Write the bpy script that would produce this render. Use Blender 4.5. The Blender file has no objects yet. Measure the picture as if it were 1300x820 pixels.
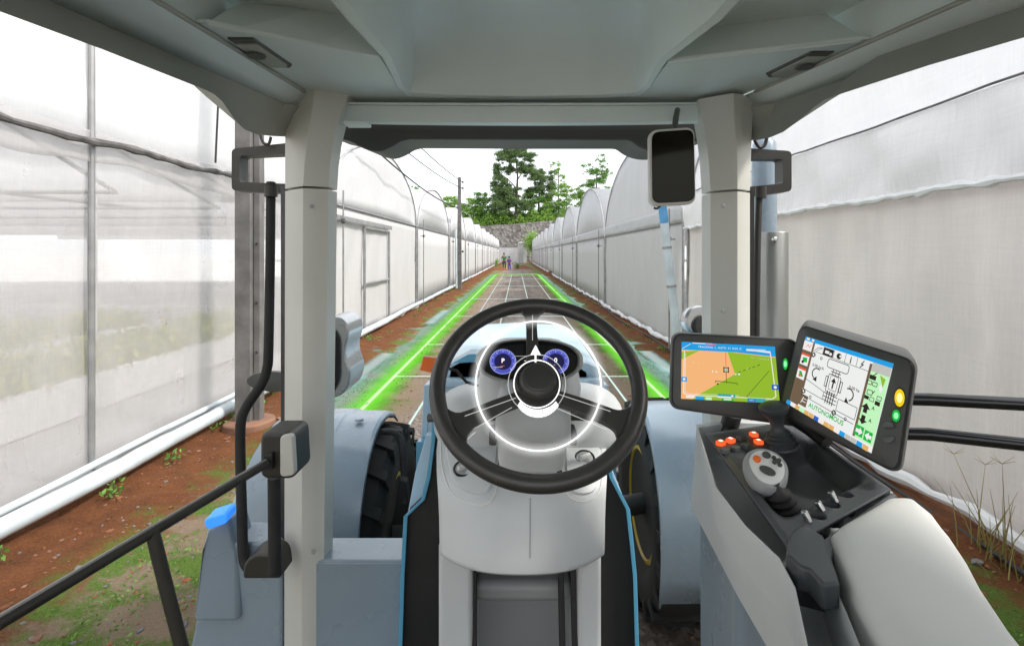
import bpy, bmesh, math, random
import numpy as np
from mathutils import Vector, Matrix
from mathutils.bvhtree import BVHTree
from mathutils.geometry import tessellate_polygon

random.seed(7)
rng = np.random.default_rng(7)
scene = bpy.context.scene
COL = scene.collection
R = math.radians
H = 1.8            # eye height above the ground
F, VX, VY = 650.0, 656.0, 322.0   # focal length and vanishing point, photo pixels

# ---------------------------------------------------------------- camera
cam_d = bpy.data.cameras.new('camera')
cam = bpy.data.objects.new('camera', cam_d)
COL.objects.link(cam)
cam.location = (0, 0, H)
cam.rotation_euler = (R(90), 0, 0)
cam_d.sensor_fit = 'HORIZONTAL'
cam_d.sensor_width = 36.0
cam_d.lens = 36.0 * F / 1300.0
cam_d.shift_x = -6 / 1300.0
cam_d.shift_y = -88 / 1300.0
cam_d.clip_start = 0.02
cam_d.clip_end = 2000
scene.camera = cam

# ---------------------------------------------------------------- light
SUN_EL, SUN_AZ = 47, 108      # azimuth: direction the sun stands in, clockwise from +Y
world = bpy.data.worlds.new('World')
scene.world = world
world.use_nodes = True
wn = world.node_tree
wn.nodes.clear()
sky = wn.nodes.new('ShaderNodeTexSky')
sky.sky_type = 'NISHITA'
sky.sun_disc = False
sky.sun_elevation = R(SUN_EL)
sky.sun_rotation = R(SUN_AZ)
sky.air_density = 1.0
sky.dust_density = 5.0
sky.ozone_density = 1.0
hsv = wn.nodes.new('ShaderNodeHueSaturation')
hsv.inputs['Saturation'].default_value = 0.35
mixw = wn.nodes.new('ShaderNodeMix')
mixw.data_type = 'RGBA'
mixw.inputs[0].default_value = 0.6
mixw.inputs['B'].default_value = (9.2, 9.6, 10.0, 1)     # even white cloud deck
bg = wn.nodes.new('ShaderNodeBackground')
bg.inputs['Strength'].default_value = 0.095
wo = wn.nodes.new('ShaderNodeOutputWorld')
wn.links.new(sky.outputs[0], hsv.inputs['Color'])
wn.links.new(hsv.outputs[0], mixw.inputs['A'])
wn.links.new(mixw.outputs['Result'], bg.inputs['Color'])
wn.links.new(bg.outputs[0], wo.inputs['Surface'])

sun_d = bpy.data.lights.new('sun', 'SUN')
sun_d.energy = 1.55
sun_d.angle = R(8)
sun_d.color = (1.0, 0.95, 0.88)
sun = bpy.data.objects.new('sun', sun_d)
COL.objects.link(sun)
_az = R(SUN_AZ)
sdir = Vector((math.sin(_az) * math.cos(R(SUN_EL)), math.cos(_az) * math.cos(R(SUN_EL)), math.sin(R(SUN_EL))))
sun.rotation_euler = sdir.to_track_quat('Z', 'Y').to_euler()
sun.location = (0, 0, 30)

scene.view_settings.view_transform = 'Standard'
scene.view_settings.look = 'None'
scene.view_settings.exposure = 1.27
scene.view_settings.gamma = 1
scene.view_settings.use_curve_mapping = False
scene.render.engine = 'CYCLES'
scene.cycles.max_bounces = 8
scene.cycles.diffuse_bounces = 5
scene.cycles.transparent_max_bounces = 12
scene.cycles.use_denoising = True
scene.cycles.caustics_reflective = False
scene.cycles.caustics_refractive = False


# ================================================================ materials
def mat(name, color, rough=0.5, metal=0.0, spec=0.5, noise=0.0, nscale=6.0, bump=0.0, bscale=300.0,
        color2=None, emit=None, estr=0.0, coat=0.0):
    m = bpy.data.materials.new(name)
    m.use_nodes = True
    n, l = m.node_tree.nodes, m.node_tree.links
    b = n['Principled BSDF']
    b.inputs['Base Color'].default_value = (*color, 1)
    b.inputs['Roughness'].default_value = rough
    b.inputs['Metallic'].default_value = metal
    b.inputs['Specular IOR Level'].default_value = spec
    b.inputs['Coat Weight'].default_value = coat
    b.inputs['Coat Roughness'].default_value = 0.15
    if emit:
        b.inputs['Emission Color'].default_value = (*emit, 1)
        b.inputs['Emission Strength'].default_value = estr
    tc = n.new('ShaderNodeTexCoord')
    if noise > 0 or color2:
        t = n.new('ShaderNodeTexNoise')
        t.inputs['Scale'].default_value = nscale
        t.inputs['Detail'].default_value = 6
        l.new(tc.outputs['Object'], t.inputs['Vector'])
        r = n.new('ShaderNodeValToRGB')
        c2 = color2 or tuple(c * (1 - noise) for c in color)
        r.color_ramp.elements[0].position = 0.35
        r.color_ramp.elements[1].position = 0.65
        r.color_ramp.elements[0].color = (*c2, 1)
        r.color_ramp.elements[1].color = (*color, 1)
        l.new(t.outputs['Fac'], r.inputs[0])
        l.new(r.outputs[0], b.inputs['Base Color'])
        rr = n.new('ShaderNodeMapRange')
        rr.inputs['To Min'].default_value = min(1, rough + 0.08)
        rr.inputs['To Max'].default_value = max(0.05, rough - 0.05)
        l.new(t.outputs['Fac'], rr.inputs['Value'])
        l.new(rr.outputs[0], b.inputs['Roughness'])
    if bump > 0:
        t2 = n.new('ShaderNodeTexNoise')
        t2.inputs['Scale'].default_value = bscale
        t2.inputs['Detail'].default_value = 4
        l.new(tc.outputs['Object'], t2.inputs['Vector'])
        bp = n.new('ShaderNodeBump')
        bp.inputs['Strength'].default_value = bump
        bp.inputs['Distance'].default_value = 0.002
        l.new(t2.outputs['Fac'], bp.inputs['Height'])
        l.new(bp.outputs[0], b.inputs['Normal'])
    return m


def emat(name, color, strength, alpha=None):
    m = bpy.data.materials.new(name)
    m.use_nodes = True
    n, l = m.node_tree.nodes, m.node_tree.links
    n.clear()
    o = n.new('ShaderNodeOutputMaterial')
    e = n.new('ShaderNodeEmission')
    e.inputs[0].default_value = (*color, 1)
    e.inputs[1].default_value = strength
    if alpha is None:
        l.new(e.outputs[0], o.inputs[0])
    else:
        t = n.new('ShaderNodeBsdfTransparent')
        x = n.new('ShaderNodeMixShader')
        x.inputs[0].default_value = alpha
        l.new(t.outputs[0], x.inputs[1])
        l.new(e.outputs[0], x.inputs[2])
        l.new(x.outputs[0], o.inputs[0])
    return m


M = {}
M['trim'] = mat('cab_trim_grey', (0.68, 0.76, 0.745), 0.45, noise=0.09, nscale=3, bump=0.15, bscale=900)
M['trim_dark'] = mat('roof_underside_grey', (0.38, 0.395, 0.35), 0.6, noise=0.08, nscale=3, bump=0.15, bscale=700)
M['visor'] = mat('visor_dark_grey', (0.055, 0.056, 0.05), 0.5, noise=0.1, nscale=3)
M['pillar'] = mat('pillar_grey', (0.62, 0.62, 0.57), 0.38, noise=0.08, nscale=4, bump=0.1, bscale=900)
M['console'] = mat('console_grey', (0.60, 0.625, 0.63), 0.38, noise=0.05, nscale=5, bump=0.12, bscale=1100)
M['console_d'] = mat('console_mid_grey', (0.34, 0.35, 0.35), 0.42, noise=0.06, nscale=5, bump=0.12, bscale=1100)
M['pad'] = mat('armrest_pad_grey', (0.74, 0.75, 0.73), 0.45, noise=0.04, nscale=8, bump=0.2, bscale=1500)
M['black'] = mat('black_plastic', (0.018, 0.018, 0.018), 0.5, noise=0.2, nscale=8, bump=0.2, bscale=900)
M['rubber'] = mat('rubber', (0.022, 0.022, 0.021), 0.75, noise=0.25, nscale=6, bump=0.3, bscale=500)
M['char'] = mat('charcoal_plastic', (0.055, 0.062, 0.068), 0.36, noise=0.12, nscale=10, bump=0.15, bscale=1200)
M['bezel'] = mat('bezel_charcoal', (0.075, 0.077, 0.073), 0.4, noise=0.1, nscale=8, bump=0.12, bscale=1500)
M['key'] = mat('key_grey', (0.11, 0.115, 0.12), 0.4, noise=0.1, nscale=20)
M['dome'] = mat('satin_metal_dome', (0.55, 0.56, 0.56), 0.25, metal=0.8, noise=0.08, nscale=6)
M['wheelrim'] = mat('steering_leather', (0.040, 0.038, 0.034), 0.30, noise=0.15, nscale=14, bump=0.25, bscale=1400, coat=0.35)
M['bracket'] = mat('bracket_grey_brown', (0.032, 0.030, 0.024), 0.4, noise=0.15, nscale=10, bump=0.2, bscale=500)
M['blue'] = mat('blue_paint', (0.10, 0.36, 0.55), 0.28, noise=0.05, nscale=2, coat=0.6)
M['lblue'] = mat('pale_blue_paint', (0.47, 0.66, 0.80), 0.3, noise=0.04, nscale=2, coat=0.5)
M['fender'] = mat('fender_grey_blue', (0.25, 0.315, 0.37), 0.26, noise=0.12, nscale=3, coat=0.4)
M['steel'] = mat('brushed_steel', (0.30, 0.30, 0.28), 0.33, metal=0.7, noise=0.12, nscale=6, bump=0.1, bscale=200)
M['chrome'] = mat('chrome', (0.8, 0.8, 0.8), 0.12, metal=1.0)
M['yellow'] = mat('yellow_wheel_paint', (0.75, 0.50, 0.02), 0.4, noise=0.3, nscale=9)
M['orange'] = mat('orange_plastic', (0.85, 0.17, 0.02), 0.4, noise=0.05, nscale=6)
M['mirror'] = mat('mirror_glass', (0.012, 0.011, 0.008), 0.06, metal=0.85)  # near-black colour stands in for the dark cab it would reflect
M['bluelamp'] = mat('blue_lens', (0.05, 0.25, 0.9), 0.15, emit=(0.03, 0.25, 1.0), estr=0.35)
M['e_orange'] = emat('lit_orange', (1.0, 0.12, 0.03), 0.5)
M['e_hot'] = emat('lit_warm_white', (1.0, 0.72, 0.55), 0.8)
M['e_yellow'] = emat('lit_yellow', (0.9, 0.62, 0.01), 0.42)
M['e_yhot'] = emat('lit_yellow_core', (1.0, 0.95, 0.35), 0.5)
M['e_green'] = emat('lit_green', (0.02, 0.45, 0.06), 0.4)
M['e_ghot'] = emat('lit_green_core', (0.30, 1.0, 0.45), 0.45)
M['e_white'] = emat('lit_white', (1, 1, 1), 0.6)
for k, c in dict(white=(0.80, 0.81, 0.80), sblue=(0.02, 0.33, 0.72), sorange=(0.86, 0.45, 0.19), sgreen=(0.28, 0.47, 0.03),
                 sbrown=(0.16, 0.11, 0.07), slgreen=(0.50, 0.86, 0.48), sdgreen=(0.02, 0.42, 0.06), sred=(0.75, 0.1, 0.06),
                 sink=(0.03, 0.025, 0.02), sgrey=(0.5, 0.5, 0.46), stan=(0.72, 0.42, 0.14), spale=(0.85, 0.78, 0.72),
                 steal=(0.05, 0.36, 0.36), sdark=(0.06, 0.13, 0.02), snavy=(0.03, 0.12, 0.5)).items():
    M[k] = emat('screen_' + k, c, 0.44)
M['dial'] = emat('dial_violet', (0.07, 0.08, 0.42), 0.5)
M['dial_in'] = emat('dial_dark', (0.008, 0.008, 0.03), 1.0)
M['dial_tick'] = emat('dial_tick', (0.45, 0.52, 1.0), 0.45)
M['glossblack'] = mat('gloss_black', (0.012, 0.012, 0.014), 0.12)
M['pvc'] = mat('pvc_pipe', (0.60, 0.68, 0.72), 0.35, noise=0.25, nscale=3)
M['pvcblue'] = mat('pvc_blue', (0.10, 0.33, 0.60), 0.4, noise=0.2, nscale=8)
M['galv'] = mat('galvanised_pipe', (0.33, 0.33, 0.33), 0.45, metal=0.4, noise=0.3, nscale=4)
M['arch'] = mat('weathered_white_tube', (0.42, 0.42, 0.42), 0.6, noise=0.3, nscale=2)
M['concrete'] = mat('concrete', (0.17, 0.162, 0.158), 0.85, noise=0.35, nscale=5, bump=0.6, bscale=60)
M['footing'] = mat('soil_stained_concrete', (0.24, 0.125, 0.08), 0.9, noise=0.35, nscale=7, bump=0.6, bscale=60)
M['fold'] = mat('rolled_net_edge', (0.16, 0.15, 0.15), 0.9, noise=0.6, nscale=7, bump=0.5, bscale=40)
M['hem'] = mat('bunched_white_film', (0.74, 0.74, 0.74), 0.6, noise=0.12, nscale=4, bump=0.7, bscale=18)
M['cable'] = mat('black_cable', (0.02, 0.02, 0.02), 0.6)
M['bark'] = mat('bark', (0.10, 0.075, 0.055), 0.9, noise=0.4, nscale=4, bump=0.6, bscale=10)
M['red_soil'] = mat('red_soil', (0.25, 0.09, 0.04), 0.95, noise=0.5, nscale=5, bump=0.8, bscale=30)
M['shirtgreen'] = mat('green_cloth', (0.03, 0.30, 0.12), 0.9, noise=0.2, nscale=6)
M['shirtpurple'] = mat('purple_cloth', (0.16, 0.10, 0.42), 0.9, noise=0.2, nscale=6)
M['darkcloth'] = mat('dark_cloth', (0.03, 0.035, 0.06), 0.9, noise=0.2, nscale=6)
M['skin'] = mat('skin', (0.36, 0.20, 0.13), 0.6)
M['hair'] = mat('hair', (0.015, 0.012, 0.01), 0.6)


def net_mat(name, col, transp, transl, tint=0.0, fold=1.0):
    """White insect net / polyethylene film: diffuse + translucent with a little see-through, vertical folds."""
    m = bpy.data.materials.new(name)
    m.use_nodes = True
    n, l = m.node_tree.nodes, m.node_tree.links
    n.clear()
    o = n.new('ShaderNodeOutputMaterial')
    tc = n.new('ShaderNodeTexCoord')
    mp = n.new('ShaderNodeMapping')
    mp.inputs['Scale'].default_value = (1, 1.6, 0.35)
    l.new(tc.outputs['Object'], mp.inputs['Vector'])
    ns = n.new('ShaderNodeTexNoise')
    ns.inputs['Scale'].default_value = 1.3
    ns.inputs['Detail'].default_value = 7
    ns.inputs['Roughness'].default_value = 0.6
    l.new(mp.outputs[0], ns.inputs['Vector'])
    # fine creases
    mp2 = n.new('ShaderNodeMapping')
    mp2.inputs['Scale'].default_value = (1, 1.5, 0.8)
    mp2.inputs['Rotation'].default_value = (0.25, 0, 0)
    l.new(tc.outputs['Object'], mp2.inputs['Vector'])
    ns2 = n.new('ShaderNodeTexNoise')
    ns2.inputs['Scale'].default_value = 1.2
    ns2.inputs['Detail'].default_value = 5
    ns2.inputs['Distortion'].default_value = 0.6
    l.new(mp2.outputs[0], ns2.inputs['Vector'])
    add = n.new('ShaderNodeMath')
    add.operation = 'MULTIPLY_ADD'
    l.new(ns2.outputs['Fac'], add.inputs[0])
    add.inputs[1].default_value = 0.6
    l.new(ns.outputs['Fac'], add.inputs[2])
    bp = n.new('ShaderNodeBump')
    bp.inputs['Strength'].default_value = 0.28 * fold
    bp.inputs['Distance'].default_value = 0.12
    l.new(add.outputs[0], bp.inputs['Height'])
    # weave: fine crossing threads
    rp = n.new('ShaderNodeValToRGB')
    rp.color_ramp.elements[0].position = 0.3
    rp.color_ramp.elements[1].position = 0.72
    c2 = tuple(c * (1 - tint) for c in col)
    rp.color_ramp.elements[0].color = (*c2, 1)
    rp.color_ramp.elements[1].color = (*col, 1)
    l.new(ns.outputs['Fac'], rp.inputs[0])
    d = n.new('ShaderNodeBsdfDiffuse')
    t = n.new('ShaderNodeBsdfTranslucent')
    g = n.new('ShaderNodeBsdfTransparent')
    thr = []
    for sc_ in ((1, 70, 3), (1, 3, 70)):
        mq = n.new('ShaderNodeMapping'); mq.inputs['Scale'].default_value = sc_
        l.new(tc.outputs['Object'], mq.inputs['Vector'])
        nq = n.new('ShaderNodeTexNoise'); nq.inputs['Scale'].default_value = 1.0; nq.inputs['Detail'].default_value = 3
        l.new(mq.outputs[0], nq.inputs['Vector']); thr.append(nq.outputs['Fac'])
    ta = n.new('ShaderNodeMath'); ta.operation = 'ADD'; l.new(thr[0], ta.inputs[0]); l.new(thr[1], ta.inputs[1])
    tr = n.new('ShaderNodeMapRange'); tr.inputs['From Min'].default_value = 0.7; tr.inputs['From Max'].default_value = 1.3
    tr.inputs['To Min'].default_value = 0.935; tr.inputs['To Max'].default_value = 1.0
    l.new(ta.outputs[0], tr.inputs['Value'])
    tm = n.new('ShaderNodeVectorMath'); tm.operation = 'SCALE'; l.new(rp.outputs[0], tm.inputs[0]); l.new(tr.outputs[0], tm.inputs['Scale'])
    for s in (d, t):
        l.new(tm.outputs[0], s.inputs['Color'])
        l.new(bp.outputs[0], s.inputs['Normal'])
    m1 = n.new('ShaderNodeMixShader')
    m1.inputs[0].default_value = transl
    l.new(d.outputs[0], m1.inputs[1])
    l.new(t.outputs[0], m1.inputs[2])
    m2 = n.new('ShaderNodeMixShader')
    mr = n.new('ShaderNodeMapRange')
    mr.inputs['From Min'].default_value = 0.3
    mr.inputs['From Max'].default_value = 0.7
    mr.inputs['To Min'].default_value = transp * 0.85
    mr.inputs['To Max'].default_value = min(1, transp * 1.15)
    l.new(ns2.outputs['Fac'], mr.inputs['Value'])
    l.new(mr.outputs[0], m2.inputs[0])
    l.new(m1.outputs[0], m2.inputs[1])
    l.new(g.outputs[0], m2.inputs[2])
    l.new(m2.outputs[0], o.inputs[0])
    return m


M['net'] = net_mat('white_insect_net', (0.72, 0.71, 0.71), 0.04, 0.38, 0.04)
M['net_near'] = net_mat('sheer_insect_net', (0.70, 0.68, 0.68), 0.60, 0.45, 0.06)
M['net_grey'] = net_mat('grey_insect_net', (0.86, 0.82, 0.79), 0.08, 0.34, 0.16, 1.5)
M['skirt'] = net_mat('rumpled_white_film', (0.96, 0.95, 0.95), 0.06, 0.45, 0.05, 2.2)
M['film'] = net_mat('greenhouse_film', (0.82, 0.82, 0.83), 0.05, 0.5, 0.03, 0.6)
M['film_near'] = net_mat('clear_greenhouse_film', (0.93, 0.93, 0.94), 0.38, 0.55, 0.03, 0.7)


def leaf_mat(name, c1, c2):
    m = bpy.data.materials.new(name)
    m.use_nodes = True
    n, l = m.node_tree.nodes, m.node_tree.links
    b = n['Principled BSDF']
    b.inputs['Roughness'].default_value = 0.55
    g = n.new('ShaderNodeNewGeometry')
    r = n.new('ShaderNodeValToRGB')
    r.color_ramp.elements[0].color = (*c1, 1)
    r.color_ramp.elements[1].color = (*c2, 1)
    l.new(g.outputs['Random Per Island'], r.inputs[0])
    l.new(r.outputs[0], b.inputs['Base Color'])
    o = n['Material Output']
    t = n.new('ShaderNodeBsdfTranslucent')
    l.new(r.outputs[0], t.inputs['Color'])
    x = n.new('ShaderNodeMixShader')
    x.inputs[0].default_value = 0.35
    l.new(b.outputs[0], x.inputs[1])
    l.new(t.outputs[0], x.inputs[2])
    l.new(x.outputs[0], o.inputs[0])
    return m


M['leaf_pine'] = leaf_mat('pine_needles', (0.06, 0.12, 0.035), (0.19, 0.28, 0.10))  # greens lightened to stand in for haze over the far trees
M['leaf_bright'] = leaf_mat('bright_leaves', (0.13, 0.28, 0.03), (0.32, 0.50, 0.10))
M['leaf_mid'] = leaf_mat('mid_leaves', (0.07, 0.17, 0.025), (0.20, 0.37, 0.07))
M['leaf_crop'] = leaf_mat('crop_leaves', (0.16, 0.22, 0.02), (0.50, 0.52, 0.05))
M['leaf_dry'] = leaf_mat('dry_grass', (0.25, 0.20, 0.06), (0.45, 0.38, 0.14))


# ================================================================ object helpers
WORLD_POS = {}


def tag(o, label=None, cat=None, group=None, kind=None):
    if label: o['label'] = label
    if cat: o['category'] = cat
    if group: o['group'] = group
    if kind: o['kind'] = kind
    return o


def thing(name, loc, label, cat, group=None):
    o = bpy.data.objects.new(name, None)
    o.empty_display_size = 0.2
    COL.objects.link(o)
    o.location = loc
    WORLD_POS[o] = Vector(loc)
    return tag(o, label, cat, group)


class MB:
    """Collects polygons with materials and links them as ONE mesh object."""
    def __init__(s):
        s.v, s.f, s.m, s.sm = [], [], [], []
        s.mats = []

    def mi(s, m):
        if m not in s.mats: s.mats.append(m)
        return s.mats.index(m)

    def add(s, verts, faces, m, smooth=False):
        k = len(s.v)
        s.v += [Vector(v) for v in verts]
        i = s.mi(m)
        for f in faces:
            s.f.append([a + k for a in f]); s.m.append(i); s.sm.append(smooth)
        return s

    def poly(s, pts, m):
        tris = tessellate_polygon([[Vector(p) for p in pts]])
        return s.add(pts, [list(t) for t in tris], m)

    def prism(s, pts, ext, m, smooth=False):
        """Closed outline pts extruded by vector ext."""
        n = len(pts)
        ext = Vector(ext)
        P0 = [Vector(p) for p in pts]
        faces = [list(range(n))[::-1], list(range(n, 2 * n))]
        faces += [[i, (i + 1) % n, (i + 1) % n + n, i + n] for i in range(n)]
        return s.add(P0 + [p + ext for p in P0], faces, m, smooth)

    def box(s, c, size, m, rot=None):
        c = Vector(c); h = Vector(size) / 2
        vs = [Vector((x * h.x, y * h.y, z * h.z)) for x in (-1, 1) for y in (-1, 1) for z in (-1, 1)]
        if rot: vs = [rot @ v for v in vs]
        return s.add([v + c for v in vs], [(0, 1, 3, 2), (4, 6, 7, 5), (0, 4, 5, 1), (2, 3, 7, 6), (0, 2, 6, 4), (1, 5, 7, 3)], m)

    def loft(s, rings, m, closed=True, caps=True, smooth=True):
        n = len(rings[0]); vs = [p for r in rings for p in r]; fs = []
        for i in range(len(rings) - 1):
            for j in range(n if closed else n - 1):
                a, b = i * n + j, i * n + (j + 1) % n
                fs.append((a, b, b + n, a + n))
        if caps and closed:
            fs.append(tuple(range(n))[::-1]); fs.append(tuple(range((len(rings) - 1) * n, len(rings) * n)))
        return s.add(vs, fs, m, smooth)

    def tube(s, pts, r, m, seg=12, caps=True):
        pts = [Vector(p) for p in pts]
        rr = r if isinstance(r, (list, tuple)) else [r] * len(pts)
        rings = []
        up = None
        for i, p in enumerate(pts):
            t = ((pts[min(i + 1, len(pts) - 1)] - p).normalized() + (p - pts[max(i - 1, 0)]).normalized())
            t = t.normalized() if t.length > 1e-6 else Vector((0, 0, 1))
            if up is None:
                up = Vector((0, 0, 1)) if abs(t.z) < 0.9 else Vector((1, 0, 0))
            a = t.cross(up).normalized(); b = a.cross(t).normalized(); up = b
            rings.append([p + (a * math.cos(q) + b * math.sin(q)) * rr[i] for q in [2 * math.pi * k / seg for k in range(seg)]])
        return s.loft(rings, m, True, caps)

    def ring(s, c, u, v, R0, r, m, seg=96, ts=14):
        c, u, v = Vector(c), Vector(u).normalized(), Vector(v).normalized(); w = u.cross(v)
        vs, fs = [], []
        for i in range(seg):
            a = 2 * math.pi * i / seg; d = u * math.cos(a) + v * math.sin(a)
            for j in range(ts):
                b = 2 * math.pi * j / ts
                vs.append(c + d * (R0 + r * math.cos(b)) + w * r * math.sin(b))
        for i in range(seg):
            for j in range(ts):
                fs.append((i * ts + j, ((i + 1) % seg) * ts + j, ((i + 1) % seg) * ts + (j + 1) % ts, i * ts + (j + 1) % ts))
        return s.add(vs, fs, m, True)

    def lathe(s, c, axis, prof, m, seg=40, sx=1.0, sy=1.0, ref=None):
        """prof: list of (radius, height along axis)."""
        c, w = Vector(c), Vector(axis).normalized()
        ref = Vector(ref) if ref else (Vector((0, 0, 1)) if abs(w.z) < 0.9 else Vector((1, 0, 0)))
        u = (ref - w * ref.dot(w)).normalized(); v = w.cross(u)
        rings = [[c + w * h + (u * math.cos(q) * sy + v * math.sin(q) * sx) * max(r, 1e-5) for q in [2 * math.pi * k / seg for k in range(seg)]] for r, h in prof]
        return s.loft(rings, m, True, True)

    def build(s, name, parent=None, bevel=0.0, bseg=3, sharp=35, solid=0.0, soff=1.0, origin=None):
        me = bpy.data.meshes.new(name)
        if origin is None:
            lo = Vector([min(v[i] for v in s.v) for i in range(3)]); hi = Vector([max(v[i] for v in s.v) for i in range(3)])
            origin = (lo + hi) / 2
            if parent is None: origin.z = lo.z
        origin = Vector(origin)
        me.from_pydata([tuple(v - origin) for v in s.v], [], s.f)
        for m in s.mats: me.materials.append(m)
        me.polygons.foreach_set('material_index', s.m)
        me.polygons.foreach_set('use_smooth', s.sm)
        me.validate(); me.update()
        bm = bmesh.new(); bm.from_mesh(me)
        bmesh.ops.recalc_face_normals(bm, faces=bm.faces)
        bm.to_mesh(me); bm.free()
        o = bpy.data.objects.new(name, me)
        COL.objects.link(o)
        if any(s.sm) or bevel:
            me.polygons.foreach_set('use_smooth', [True] * len(me.polygons))
            me.set_sharp_from_angle(angle=R(sharp))
        if solid:
            md = o.modifiers.new('thickness', 'SOLIDIFY'); md.thickness = solid; md.offset = soff
        if bevel:
            md = o.modifiers.new('bevel', 'BEVEL'); md.width = bevel; md.segments = bseg
            md.limit_method = 'ANGLE'; md.angle_limit = R(30); md.harden_normals = True; md.miter_outer = 'MITER_ARC'
        WORLD_POS[o] = origin
        if parent is not None:
            o.parent = parent; o.location = origin - WORLD_POS[parent]
        else:
            o.location = origin
        return o


def P(px, py, d):
    """The place in the world a photo pixel looks at, at distance d."""
    return Vector(((px - VX) / F * d, d, H + (VY - py) / F * d))


def PZ(px, py, z):
    """Same, on the level z relative to the eye."""
    return P(px, py, z * F / (VY - py))


def PX(px, py, X):
    return P(px, py, X * F / (px - VX))


class Plane:
    def __init__(s, p, n): s.p, s.n = Vector(p), Vector(n).normalized()

    def at(s, px, py, off=0.0):
        r = P(px, py, 1.0) - Vector((0, 0, H)); c = Vector((0, 0, H))
        t = (s.p + s.n * off - c).dot(s.n) / r.dot(s.n)
        return c + r * t


def plane3(a, b, c):
    n = (b - a).cross(c - a).normalized()
    if n.y > 0: n = -n
    return Plane(a, n)


def smooth_path(pts, n=6, closed=False):
    """Catmull-Rom through pts."""
    pts = [Vector(p) for p in pts]; out = []; N = len(pts)
    for i in range(N if closed else N - 1):
        g = (lambda k: pts[k % N]) if closed else (lambda k: pts[max(0, min(N - 1, k))])
        p0, p1, p2, p3 = g(i - 1), g(i), g(i + 1), g(i + 2)
        for k in range(n):
            t = k / n
            out.append(0.5 * ((2 * p1) + (-p0 + p2) * t + (2 * p0 - 5 * p1 + 4 * p2 - p3) * t * t + (-p0 + 3 * p1 - 3 * p2 + p3) * t ** 3))
    if not closed: out.append(pts[-1])
    return out


def rounded(pts, r, n=6):
    """Fillet every corner of a closed 3D outline with radius r."""
    pts = [Vector(p) for p in pts]; out = []; N = len(pts)
    for i in range(N):
        p, a, b = pts[i], pts[i - 1], pts[(i + 1) % N]
        da, db = (a - p), (b - p)
        k = min(r, da.length * 0.48, db.length * 0.48)
        p0, p2 = p + da.normalized() * k, p + db.normalized() * k
        for j in range(n + 1):
            t = j / n
            out.append(p0 * (1 - t) ** 2 + p * 2 * t * (1 - t) + p2 * t * t)
    return out


def text_polys(body, size=1.0, bold=0.0):
    cu = bpy.data.curves.new('txt', 'FONT'); cu.body = body; cu.size = size
    cu.align_x = 'CENTER'; cu.align_y = 'CENTER'; cu.offset = bold; cu.resolution_u = 3
    ob = bpy.data.objects.new('txt', cu); COL.objects.link(ob)
    dg = bpy.context.evaluated_depsgraph_get()
    me = bpy.data.meshes.new_from_object(ob.evaluated_get(dg))
    vs = [tuple(v.co) for v in me.vertices]; fs = [tuple(p.vertices) for p in me.polygons]
    bpy.data.objects.remove(ob); bpy.data.curves.remove(cu); bpy.data.meshes.remove(me)
    return vs, fs


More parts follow.
